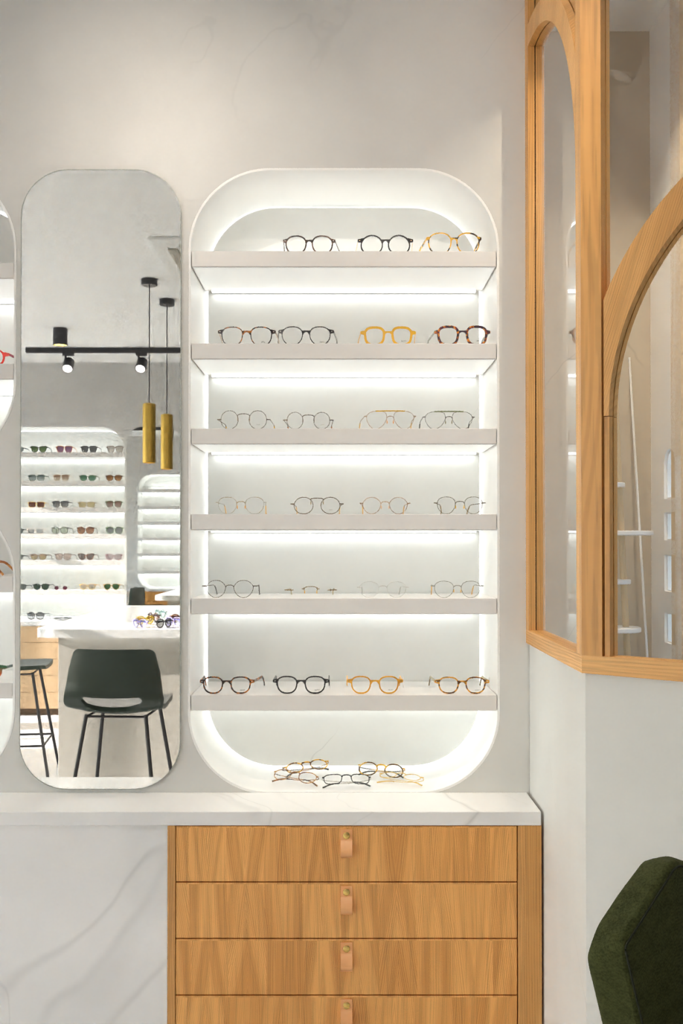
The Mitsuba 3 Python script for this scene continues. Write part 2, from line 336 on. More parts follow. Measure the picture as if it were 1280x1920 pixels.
# the little bay behind the partition
YB = D + WT
XA = 0.885
struct("wall_bay", box(0.50, XA + .02, YB, YB + 0.1, 0, CEIL), "bay_plaster")
PANES = [box2(2.690, 2.780, 1.098, 1.180), box2(2.690, 2.780, 1.238, 1.338), box2(2.690, 2.780, 1.377, 1.453), arch_poly(2.735, 0.045, 1.49, 1.58)]
bayw = box2(2.64, YB + .1, 0, CEIL).difference(unary_union(PANES))
struct("wall_bay_side", extr_x(bayw, XA, XA + 0.035), "white_paint")
fr = unary_union([g.difference(g.buffer(-.004)) for g in PANES]).union(box2(2.732, 2.738, 1.098, 1.62).intersection(unary_union(PANES)))
scene["window_5__frame"] = ply(extr_x(fr, XA + 0.008, XA + 0.028), "aluminium_white")
scene["window_5__pane"] = ply((np.array([(XA + .018, 2.67, 1.02), (XA + .018, 2.80, 1.02), (XA + .018, 2.80, 1.665), (XA + .018, 2.67, 1.665)]), np.array([[0, 1, 2, 3]])), "pane_glass")
tag("window_5", kind="structure")
bw = sg.Polygon([(XA, 2.64), (2.35, 1.75), (2.35, 1.85), (XA + .1, 2.72), (XA, 2.72)])
struct("wall_bay_beige", extr_z(bw, 0, CEIL), "beige_paint")

# ------------------------------------------------------------------ display niches with shelves and light strips
ND = 0.259
def make_niche(nb, yw, s, label, group=None, lw=1.0, kr=1.0):
    """yw: the wall's face, s: +1 into the display wall, -1 into the opposite wall"""
    k = thing("display_niche", label, "niche", group)
    a, b = (yw - 0.0005 * s, yw + 0.30 * s)
    o = hole(nb).buffer(-0.0003); i = rrect(*nb, 0.2); pb = i.buffer(-0.010)
    ex = lambda p, u, v: extr(p, min(u, v), max(u, v))
    put("reveal", ex(o.difference(i), a, b), "white_paint", k, smooth=35)
    put("back_panel", ex(pb, yw + ND * s, yw + (ND + .010) * s), "niche_plaster", k, label="off-white plaster panel with fine cracks")
    put("back_box", ex(o, yw + 0.305 * s, yw + 0.32 * s), "white_paint", k)
    put("light_strip", ex(i.buffer(-.0005).difference(i.buffer(-.012)), yw + 0.300 * s, yw + 0.304 * s), "led_diffuser", k, emit=[K_LED * kr * 0.70 * c for c in WHITE_LED], weight=lw, label="glowing white perimeter light strip")
    return k
SHELF_T = 0.0395
def make_shelf(nb, ztop, yw, s, label, group=None, lw=1.0, ke=1.0, up=False):
    k = thing("display_shelf", label, "shelf", group)
    x0, x1 = nb[0] + 0.0015, nb[1] - 0.0015
    ya, yb = sorted((yw + 0.001 * s, yw + (ND - .004) * s))
    put("board", bbox(x0, x1, ya, yb, ztop - SHELF_T, ztop, 0.0012), "shelf_paint", k)
    yc, yd = sorted((yw + (ND - 0.0235) * s, yw + (ND - 0.0065) * s))
    put("strip_channel", box(nb[0] + 0.022, nb[1] - 0.022, yc, yd, ztop - SHELF_T - 0.0045, ztop - SHELF_T), "shelf_paint", k)
    zq = ztop - SHELF_T - 0.0050
    ye = yw + (ND - 0.0225) * s
    xa, xb = nb[0] + .022, nb[1] - .022
    ya, yb = (yw + (ND - 0.024) * s, yw + (ND - 0.006) * s)
    q = np.array([(xa, ya, zq), (xa, yb, zq), (xb, yb, zq), (xb, ya, zq), (xa, ya, zq + .005), (xb, ya, zq + .005)])
    f = np.array([[0, 1, 2, 3], [0, 3, 5, 4]])
    put("light_strip", (q, f if s > 0 else f[:, ::-1]), "led_diffuser", k, emit=[K_LED * ke * c for c in WHITE_LED], weight=lw, label="glowing white strip light")
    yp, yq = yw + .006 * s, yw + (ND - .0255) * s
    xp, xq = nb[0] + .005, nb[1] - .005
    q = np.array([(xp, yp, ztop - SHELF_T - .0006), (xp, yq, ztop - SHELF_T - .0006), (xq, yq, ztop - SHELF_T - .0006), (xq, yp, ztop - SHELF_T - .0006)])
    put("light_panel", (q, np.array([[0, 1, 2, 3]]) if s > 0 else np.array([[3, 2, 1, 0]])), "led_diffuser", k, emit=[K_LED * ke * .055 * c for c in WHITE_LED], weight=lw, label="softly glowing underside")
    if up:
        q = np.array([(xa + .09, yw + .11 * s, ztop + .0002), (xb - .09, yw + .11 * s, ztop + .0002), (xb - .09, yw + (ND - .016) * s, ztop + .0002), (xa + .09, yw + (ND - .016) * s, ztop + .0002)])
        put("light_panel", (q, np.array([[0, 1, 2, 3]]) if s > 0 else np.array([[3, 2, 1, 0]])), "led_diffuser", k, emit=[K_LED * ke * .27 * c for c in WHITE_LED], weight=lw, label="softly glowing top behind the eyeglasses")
    return k
make_niche(NA, D, 1, "tall white rounded niche with six lit shelves between mirror and oak partition", lw=1.6)
SH = [zz(v) for v in (469, 643, 803, 964, 1122, 1303)]
names = ["top shelf, holding three eyeglasses", "second shelf, with two dark, one yellow and one tortoise eyeglasses", "third shelf, with round wire and aviator eyeglasses", "fourth shelf, with four gold wire eyeglasses",
         "fifth shelf, with rimless and pale wire eyeglasses", "lowest shelf, with black, amber and tortoise eyeglasses"]
for z, nme in zip(SH, names): make_shelf(NA, z, D, 1, "white lit niche's " + nme, lw=1.0, up=z == SH[0])
make_niche(NBU, D, 1, "upper white rounded niche cut off by the picture's left edge", lw=.4)
make_niche(NBL, D, 1, "lower white rounded niche cut off by the picture's left edge", lw=.4)
for nb, v, l in ((NBU, 491, "top shelf of the upper left niche, empty at its end"), (NBU, 681, "shelf of the upper left niche, under the red eyeglasses"),
                 (NBL, 1081, "shelf of the lower left niche, under the amber temple"), (NBL, 1280, "shelf of the lower left niche, under the green and red eyeglasses")):
    make_shelf(nb, zz(v), D, 1, l, lw=.3)
make_niche(NF, YF, -1, "large lit sunglasses niche of the opposite wall, seen in the mirror", lw=.3)
SHF = [zz(v) for v in (469, 643, 803, 964, 1122, 1303)]
ords = ["top", "second", "third", "fourth", "fifth", "lowest"]
for z, o in zip(SHF, ords): make_shelf(NF, z, YF, -1, f"{o} white shelf of the mirrored sunglasses niche", lw=.25, ke=1.15, up=o == "top")
make_niche(NC, D, 1, "small distant lit niche seen deep inside the mirror", lw=.15, kr=.5)
for z, o in zip(SH, ords): make_shelf(NC, z, D, 1, f"{o} shelf of the small distant niche deep inside the mirror", lw=.15, ke=2.0, up=o == "top")

# ------------------------------------------------------------------ mirrors
def make_mirror(b, yw, s, label):
    k = thing("wall_mirror", label, "mirror")
    sh = rrect(*b, 0.12, 28)
    y_in, y_out = yw - 0.0005 * s, yw - 0.008 * s
    put("rim", extr(sh.difference(sh.buffer(-0.0022)), min(y_in, y_out), max(y_in, y_out)), "mirror_rim", k)
    put("glass", extr(sh.buffer(-0.0022), *sorted((yw - 0.001 * s, yw - 0.0075 * s))), "mirror_silver", k)
make_mirror(MA, D, 1, "tall rounded frameless wall mirror left of the lit niche")
make_mirror((-1.745, -1.30, zz(1478), zz(317)), YF, -1, "rounded mirror on the opposite wall, behind the gold pendants")

# ------------------------------------------------------------------ worktops, drawer cabinets, marble panel
YW = 0.928 * D; ZW = 0.742; WTH = 0.0325
def worktop(x0, x1, ya, yb, label):
    k = thing("worktop", label, "worktop")
    put("slab", bbox(x0, x1, ya, yb, ZW - WTH, ZW, 0.0015), "marble", k)
worktop(XL + .01, 0.4665, YW, D - 0.0003, "long white marble worktop under the mirror and the lit niche")
worktop(XL + .01, -1.2, YF + 0.0003, YF + 0.185, "white worktop of the opposite wall, under the sunglasses niche")
def strap_mesh(w=0.027):
    """a leather loop: profile in (y, z), y towards the front (negative)"""
    c = curve([(-.0016, -.001), (-.003, -.012), (-.0045, -.024), (-.0125, -.034), (-.0215, -.047), (-.0215, -.057), (-.013, -.0625), (-.0045, -.058), (-.0022, -.045), (-.0018, -.02), (-.0016, -.004)], 66)
    t = np.gradient(c, axis=0); t /= np.linalg.norm(t, axis=1, keepdims=True); nrm = np.c_[-t[:, 1], t[:, 0]]
    th = 0.0013
    a, b = c + nrm * th, c - nrm * th
    a[:, 0] = np.minimum(a[:, 0], -.0002); b[:, 0] = np.minimum(b[:, 0], -.0002)
    n = len(c); v, f = [], []
    for x in (-w / 2, w / 2):
        v += [(x, *q) for q in a] + [(x, *q) for q in b]
    for i in range(n - 1):
        A0, A1, B0, B1_ = i, i + 1, n + i, n + i + 1; o = 2 * n
        f += [(A0, A1, A1 + o), (A0, A1 + o, A0 + o), (B0, B0 + o, B1_ + o), (B0, B1_ + o, B1_), (A0, B0, B1_), (A0, B1_, A1), (A0 + o, B1_ + o, B0 + o), (A0 + o, A1 + o, B1_ + o)]
    f += [(0, 2 * n, 3 * n), (0, 3 * n, n), (n - 1, 2 * n - 1, 4 * n - 1), (n - 1, 4 * n - 1, 3 * n - 1)]
    m = trimesh.Trimesh(np.array(v), np.array(f), process=False); m.fix_normals(); return m
STRAP = ply(strap_mesh(), "leather_tan", smooth=40)
STUD = lathe([(0, 0), (0.0076, 0), (0.0082, 0.0008), (0.0080, 0.0022), (0.0060, 0.0031), (0, 0.0034)], 24)
STUD.apply_transform(trimesh.transformations.rotation_matrix(math.pi / 2, (1, 0, 0)))
STUD = ply(STUD, "brass", smooth=40)
def make_cabinet(x0, x1, xd0, xd1, yfront, s, label, straps=True, rows=5, wood="oak_veneer"):
    """s=+1: the front looks to -y"""
    k = thing("drawer_cabinet", label, "cabinet")
    zt = ZW - WTH; yb = (D if s > 0 else YF)
    ex = lambda a, b: sorted((a, b))
    yA, yB = ex(yfront + 0.022 * s, yb - 0.001 * s)
    put("carcass", box(x0 + .004, x1 - .004, yA, yB, 0.05, zt), "oak_shadow_gap", k)
    yA, yB = ex(yfront, yfront + 0.022 * s)
    put("side_panel", bbox(x0, xd0 - .0015, *ex(yfront, yb - .001 * s), 0.0, zt, 0.001), "oak_upright", k)
    put("side_panel", bbox(xd1 + .0025, x1, *ex(yfront, yb - .001 * s), 0.0, zt, 0.001), "oak_upright", k)
    put("plinth", box(xd0, xd1, *ex(yfront + .03 * s, yfront + .04 * s), 0.0, 0.05), "oak_shadow_gap", k)
    for r in range(rows):
        z1 = zt - 0.0015 - r * PITCH_D; z0 = z1 - PITCH_D + 0.0028
        dk = put("drawer", bbox(xd0, xd1, yA, yB, max(z0, .05), z1, 0.0007), wood, k)
        if not straps: continue
        xm = (xd0 + xd1) / 2 + (0.0 if s > 0 else 0.0)
        rot = T() if s > 0 else T().rotate([0, 0, 1], 180)
        hk = numbered(dk + "__handle"); scene[hk] = {**STRAP, "to_world": T().translate([xm, yfront, z1 - 0.006]) @ rot}
        tag(hk, "tan leather loop")
        hs = numbered(dk + "__stud"); scene[hs] = {**STUD, "to_world": T().translate([xm, yfront - 0.0040 * s, z1 - 0.006 - 0.0145]) @ rot}
        tag(hs, "brass stud")
XC = lambda px: (px - 640) * (YW + .002) / F
make_cabinet(XC(315), XC(1014), XC(331), XC(967.5), YW + 0.002, 1, "oak drawer cabinet with tan leather loop handles under the worktop")
make_cabinet(NC[0] - .02, NC[1] + .03, NC[0], NC[1], YW + 0.002, 1, "oak drawer cabinet seen deep inside the mirror, behind the green chair")
make_cabinet(-3.0, -1.80, -2.985, -1.815, YF + 0.183, -1, "pale oak drawer cabinet of the opposite wall, seen in the mirror", straps=False, wood="oak_pale")
mp = thing("marble_panel", "white marble slab with grey veins, left of the oak drawers", "panel")
put("slab", box(NC[1] + .032, XC(315) - .001, YW + 0.006, YW + 0.028, 0, ZW - WTH), "marble", mp)

# ------------------------------------------------------------------ spectacles
SHAPES2 = {
 "aviator": [(-.5, 1), (.45, 1), (1, .6), (1, -.05), (.55, -.85), (.0, -1.02), (-.6, -.62), (-1, .15), (-.92, .8)],
 "crown": [(-.42, 1), (.42, 1), (.95, .45), (1, .0), (.72, -.66), (.22, -1), (-.22, -1), (-.72, -.66), (-1, .0), (-.95, .45)],
 "cat": [(-.6, .8), (.4, .95), (1.1, 1), (1, .25), (.72, -.65), (.1, -1), (-.5, -.88), (-1, -.25), (-1, .55)],
 "hex": [(-.5, 1), (.5, 1), (1, 0), (.5, -1), (-.5, -1), (-1, 0)],
 "wayfarer": [(-.85, 1), (.95, 1), (1, .5), (.78, -.75), (.4, -1), (-.4, -1), (-.82, -.7), (-1, .55)],
 "rectangle": [(-.9, 1), (.9, 1), (1, .7), (.92, -.75), (.7, -1), (-.7, -1), (-.92, -.75), (-1, .7)],
}
def outline(kind, w, h, n=56):
    if kind in SHAPES2:
        p = chaikin(SHAPES2[kind], 2 if kind == "hex" else 3)
    else:
        a = np.arange(n) * 2 * np.pi / n; c, s = np.cos(a), np.sin(a)
        e = {"round": 2.0, "panto": 2.25, "roundsquare": 2.5, "square": 3.4, "softsquare": 2.9}[kind]
        p = np.c_[np.sign(c) * np.abs(c) ** (2 / e), np.sign(s) * np.abs(s) ** (2 / e)]
        k = {"round": 0.0, "panto": 0.14, "roundsquare": 0.12, "square": 0.09, "softsquare": 0.10}[kind]
        p[:, 0] *= 1 + k * p[:, 1] - (0.10 * np.clip(-p[:, 1], 0, 1) ** 2 if kind == "panto" else 0)
    p = p - (p.max(0) + p.min(0)) / 2; p /= (p.max(0) - p.min(0)) / 2
    return p * np.array([w / 2, h / 2])
def vcol(pts, pal, seed=0):
    """colours of a frame: pal is one colour, ('mottle', base, spots, k), ('stripe', ...) or ('fade', top, bottom)"""
    p = np.asarray(pts, float)
    if not isinstance(pal[0], str): return np.tile(np.array(pal, float), (len(p), 1))
    if pal[0] == "fade":
        z = p[:, 2]; t = np.clip((z - z.min()) / (np.ptp(z) + 1e-9), 0, 1)[:, None]
        t = np.clip((t - .25) * 2.2, 0, 1)
        return np.array(pal[1]) * t + np.array(pal[2]) * (1 - t)
    fr = pal[3] if len(pal) > 3 else 130.0
    q = p * np.array([1, .6, 1.0]) * fr if pal[0] == "mottle" else p * np.array([.55, .5, 1.4]) * fr
    n = meshkit.fbm(q + seed * 3.7, 3, seed)
    cover = pal[5] if len(pal) > 5 else .5
    mid, wd = np.percentile(n, 100 * (1 - cover)), np.percentile(n, 75) - np.percentile(n, 25)
    t = np.clip((n - mid) / (.20 * wd + 1e-6) + .5, 0, 1)[:, None]
    c = np.array(pal[1]) * (1 - t) + np.array(pal[2]) * t
    if len(pal) > 4 and pal[4]:
        n2 = meshkit.fbm(q * 1.3 + 50 + seed, 2, seed + 9)[:, None]; t2 = np.clip((n2 - .60) / .05, 0, 1)
        c = c * (1 - t2) + np.array(pal[4]) * t2
    return c
def bend(v, c=1.1):
    v = np.array(v, float); v[:, 1] += c * v[:, 0] ** 2; return v
LETTER = meshkit.text_mesh("MOSCOT", 0.0021, 0.0002, bold=True)
lv = np.array(LETTER.vertices); lv -= (lv.max(0) + lv.min(0)) / 2
LETTER = (np.c_[lv[:, 0], -lv[:, 2], lv[:, 1]], np.array(LETTER.faces))
def lens_mesh(pts, cx, cz, yoff, grad=None):
    o = pts + [cx, cz]; c = o.mean(0); mid = (o + c) / 2
    q = np.vstack([c, mid, o]); n = len(o); i = np.arange(n); j = (i + 1) % n
    f = np.vstack([np.stack([i * 0, 1 + i, 1 + j], 1), np.stack([1 + i, 1 + n + i, 1 + n + j], 1), np.stack([1 + i, 1 + n + j, 1 + j], 1)])
    v = bend(np.c_[q[:, 0], np.full(len(q), yoff), q[:, 1]])
    v[:, 1] += 1.5 * ((q - c) ** 2).sum(1)
    return v, f
def build_glasses(kind, lw, lh, gap, fw, style="acetate", pal=(.02, .02, .02), rim=0.0028, bridge="key", temple=None, splay=0.0, lens=None, lens2=None, rivet=None,
                  logo=None, pads=None, tip=None, seed=0, brow=None, tlen=0.135, drop=0.78, folded=False, bar=None, zend=0.55, tr=None, lowpoly=False):
    """local frame: x right, y back, z up, the rims' lowest point on z = 0. Returns [(part, mesh, bsdf, smooth, colours, label)]"""
    out = []
    base = outline(kind, lw, lh, 32 if lowpoly else 56)
    cx = gap / 2 + lw / 2; r = rim if style == "acetate" else 0.0007 if style == "wire" else 0.0
    if style == "wire" and rim < 0.002: r = rim
    cz = lh / 2 + r
    Rp = base; Lp = base * [-1, 1]
    RL, LL = sg.Polygon(Rp + [cx, cz]).buffer(0), sg.Polygon(Lp + [-cx, cz]).buffer(0)
    ze = cz + lh / 2 * zend                         # height of the end pieces
    temple = temple if temple is not None else pal
    if style == "acetate":
        ro, lo = RL.buffer(r), LL.buffer(r)
        zb = cz + lh * 0.24; bt = 0.0058
        br = box2(-gap / 2 - lw * .10, gap / 2 + lw * .10, zb - bt / 2, zb + bt / 2)
        if bridge == "key": br = br.union(box2(-gap / 2 - .001, gap / 2 + .001, zb - bt * 1.15, zb)).difference(sg.Point(0, zb - .0004 - gap * .33).buffer(gap * .33))
        if bridge == "high": br = sa.translate(br, 0, lh * .16)
        ends = []
        for s, o in ((1, ro), (-1, lo)):
            ends.append(sg.Polygon([(s * (fw / 2), ze + .0026), (s * (fw / 2), ze - .0030), (s * (fw / 2 - .004), ze - .0040), (s * (cx + lw * .42), ze - .0065), (s * (cx + lw * .28), ze + .0068), (s * (fw / 2 - .003), ze + .0034)]).buffer(.0004))
        parts = [ro, lo, br] + ends
        if brow: parts += [ro.intersection(sg.box(-1, cz + lh * brow, 1, 1)).buffer(.0016), lo.intersection(sg.box(-1, cz + lh * brow, 1, 1)).buffer(.0016)]
        fr = unary_union(parts).buffer(.0007).buffer(-.0007).difference(RL).difference(LL)
        fr = shapely.segmentize(fr.simplify(0.00004), 0.003 if lowpoly else 0.0017)
        m = extr(fr, 0.0, 0.0044)
        if not lowpoly and isinstance(pal[0], str): m = trimesh.Trimesh(*trimesh.remesh.subdivide_to_size(m.vertices, m.faces, .0026, max_iter=14), process=False)
        m = trimesh.Trimesh(m.vertices, np.array(m.faces)[trimesh.triangles.area(np.array(m.vertices)[np.array(m.faces)]) > 2e-10], process=False)
        v = np.array(m.vertices)
        out.append(("front", (bend(v), np.array(m.faces)), "acetate", False, vcol(v, pal, seed), None))
        if rivet:
            for s in (-1, 1):
                g = box(-.0017, .0017, -.0007, .0003, -.0010, .0010); g.apply_translation((s * (fw / 2 - .0048), 1.1 * (fw / 2 - .0048) ** 2, ze))
                out.append(("rivet", g, "wire_metal", False, np.tile(rivet, (8, 1)), "small silver rivet"))
    else:
        ms = []
        if style == "wire":
            for pp, sx in ((Rp, 1), (Lp, -1)):
                o = pp + [sx * cx, cz]; ms.append(sweep(np.c_[o[:, 0], 0 * o[:, 0], o[:, 1]], r, n=6, up=(0, 1, 0), closed=True))
        zb = cz + lh * {"low": .10, "mid": .20, "high": .36, "double": .08}.get(bridge, .2)
        def edge(z):                                 # inner edge of the right lens at a height
            p = np.array(RL.exterior.coords); k = np.argsort(np.abs(p[:, 1] - z) + 10 * (p[:, 0] > cx))[0]; return p[k, 0]
        xb = edge(zb); rb = max(r * 1.25, .0009)
        hgt = {"high": .0035, "double": .006}.get(bridge, .0058)
        c = curve([(-xb, 0, zb), (-xb * .72, -.001, zb + hgt * .75), (0, -.0015, zb + hgt), (xb * .72, -.001, zb + hgt * .75), (xb, 0, zb)], 20)
        ms.append(sweep(c, rb, n=6, up=(0, 1, 0)))
        if style == "rimless":
            for s in (-1, 1): ms.append(cyl((s * (xb - .001), -.002, zb), (s * (xb + .006), -.002, zb), .0010, 8)); ms.append(cyl((s * xb, -.001, zb + .004), (s * xb, -.001, zb - .004), .0008, 8))
        for s in (-1, 1):                            # end pieces
            xo = cx + lw / 2 - .0015
            ms.append(box(min(s * xo, s * fw / 2), max(s * xo, s * fw / 2), -.001, .0015, ze - .0011, ze + .0011))
            if style == "rimless": ms.append(cyl((s * (xo - .006), -.002, ze), (s * xo, -.002, ze), .0010, 8)); ms.append(cyl((s * (xo + .001), 0, ze + .0035), (s * (xo + .001), 0, ze - .0035), .0009, 8))
        groups = [("front", ms)]
        if style == "rimless":
            xm = lambda m: float(np.mean(m.vertices[:, 0]))
            groups = [("bridge", [m for m in ms if abs(xm(m)) < cx]), ("end_piece", [m for m in ms if xm(m) > cx]), ("end_piece", [m for m in ms if xm(m) < -cx])]
        for gn, gm in groups:
            m = cat(*gm); v = np.array(m.vertices)
            out.append((gn, (bend(v), np.array(m.faces)), "wire_metal", False, vcol(v, pal, seed), None))
        if bar is not None:
            xt = cx + lw * .05; zt = cz + lh / 2
            g = sweep(np.array([(x, -.0006, zt + .0004 - .6 * (x / xt) ** 2 * .0006) for x in np.linspace(-xt, xt, 15)]), .0008, .0016, n=8); v = np.array(g.vertices)
            out.append(("brow_bar", (bend(v), np.array(g.faces)), "acetate", False, vcol(v, bar), "coloured top bar"))
        if pads is not None:
            for s in (-1, 1):
                e = trimesh.creation.icosphere(2, 1.0); e.apply_scale((.0014, .0020, .0042)); e.apply_translation((s * (xb - .0012), .004, zb - .0085))
                a = sweep(curve([(s * xb, .001, zb - .002), (s * (xb - .001), .006, zb - .005), (s * (xb - .0012), .005, zb - .0085)], 9), .0005, n=5)
                out.append(("nose_pad", cat(e, a), "acetate", True, np.tile(np.array(pads, float), (len(e.vertices) + len(a.vertices), 1)), "small nose pad"))
    # lenses
    for s, pp in ((1, Rp), (-1, Lp)):
        v, f = lens_mesh(pp * (1.0 if style != "acetate" else 1.01), s * cx, cz, .0018 if style == "acetate" else .0002)
        if lens is None: out.append(("lens", (v, f), "demo_lens", True, None, None))
        else:
            t = np.clip((v[:, 2] - cz) / lh + .5, 0, 1)[:, None]; l2 = lens if lens2 is None else lens2
            out.append(("lens", (v, f), "tinted_lens", True, np.array(lens) * t + np.array(l2) * (1 - t), None))
        if logo and s == 1:
            if logo == "ink":
                q = LETTER[0] + [cx + lw * .12, .0006, cz - lh * .33]; out.append(("lens__lettering", (bend(q), LETTER[1]), "print_ink", False, None, "dark printed lettering"))
            else:
                g = box(cx - .004, cx + .006, -.0004, .0000, cz - lh * .26 - .0007, cz - lh * .26 + .0007); out.append(("lens__print", (bend(g.vertices), g.faces), "pale_print", False, None, "pale printed mark"))
    # temples
    yb = 1.1 * (fw / 2) ** 2
    for s in (-1, 1):
        x0 = s * (fw / 2 - .0012)
        if folded:
            path = [(x0, yb + .003, ze), (x0 - s * .004, yb + .010, ze), (x0 - s * .05, yb + .0125 + (.004 if s > 0 else 0), ze - .003), (x0 - s * .095, yb + .012 + (.004 if s > 0 else 0), ze - .006), (x0 - s * .122, yb + .012 + (.004 if s > 0 else 0), max(ze - .020, .004))]
        else:
            sp = splay if not isinstance(splay, (tuple, list)) else splay[0 if s < 0 else 1]
            path = [(x0, yb + .002, ze), (x0 + s * sp * .1, yb + .010, ze), (x0 + s * sp * .5, yb + tlen * .45, ze - .001), (x0 + s * sp * .8, yb + tlen * .74, ze * .93), (x0 + s * sp * .95, yb + tlen * .88, ze * .55), (x0 + s * sp, yb + tlen, .0028)]
        c = curve(path, 40)
        if style == "acetate" and tr is None: ra, rb = np.full(len(c), .0017), np.linspace(.0036, .0030, len(c))
        elif tr is None: ra, rb = np.full(len(c), .0008), np.full(len(c), .0009)
        else: ra = rb = np.full(len(c), tr)
        c[:, 2] = np.maximum(c[:, 2], rb + .0002)
        m = sweep(c, ra, rb, n=8)
        out.append(("temple", m, "acetate" if style == "acetate" and tr is None else "wire_metal", False, vcol(m.vertices, temple, seed + 5), None))
        if tip is not None and not lowpoly:
            k = int(len(c) * .66); m = sweep(c[k:], np.full(len(c) - k, .0015), np.linspace(.0014, .0024, len(c) - k), n=8); vv = np.array(m.vertices); vv[:, 2] = np.maximum(vv[:, 2], .0003)
            out.append(("temple__tip", (vv, m.faces), "acetate", False, vcol(vv, tip, seed + 2), "coloured temple tip"))
    return out
def place_glasses(name, label, parts, tw, cat_, group=None, tagp=None):
    k = thing(name, label, cat_, group)
    last = {}
    for pn, mesh, bs, sm, col, lb in parts:
        if "__" in pn:
            a, b = pn.split("__"); key = put(b, mesh, bs, last[a], sm, col, label=lb, tw=tw)
        else:
            key = put(pn, mesh, bs, k, sm, col, label=lb, tw=tw); last[pn] = key
    return k
SILVER, GOLD, ROSE, BRONZE, GUN, PALE = (.62, .61, .58), (.66, .45, .16), (.66, .42, .26), (.11, .08, .05), (.13, .13, .12), (.75, .74, .70)
AMBER = (.78, .36, .03)
tort_brown = ("stripe", (.016, .008, .005), (.11, .05, .022), 160., None, .45)
tort_yellow = ("mottle", (.025, .012, .004), (.82, .45, .03), 110., None, .62)
tort_red = ("mottle", (.013, .006, .005), (.44, .13, .012), 200., None, .27)
tort_dark = ("mottle", (.012, .006, .005), (.40, .13, .012), 90., None, .22)
tort_blue = ("mottle", (.022, .012, .022), (.66, .22, .02), 150., (.12, .012, .022), .30)
tort_amber = ("stripe", (.09, .030, .006), (.70, .33, .04), 130.)
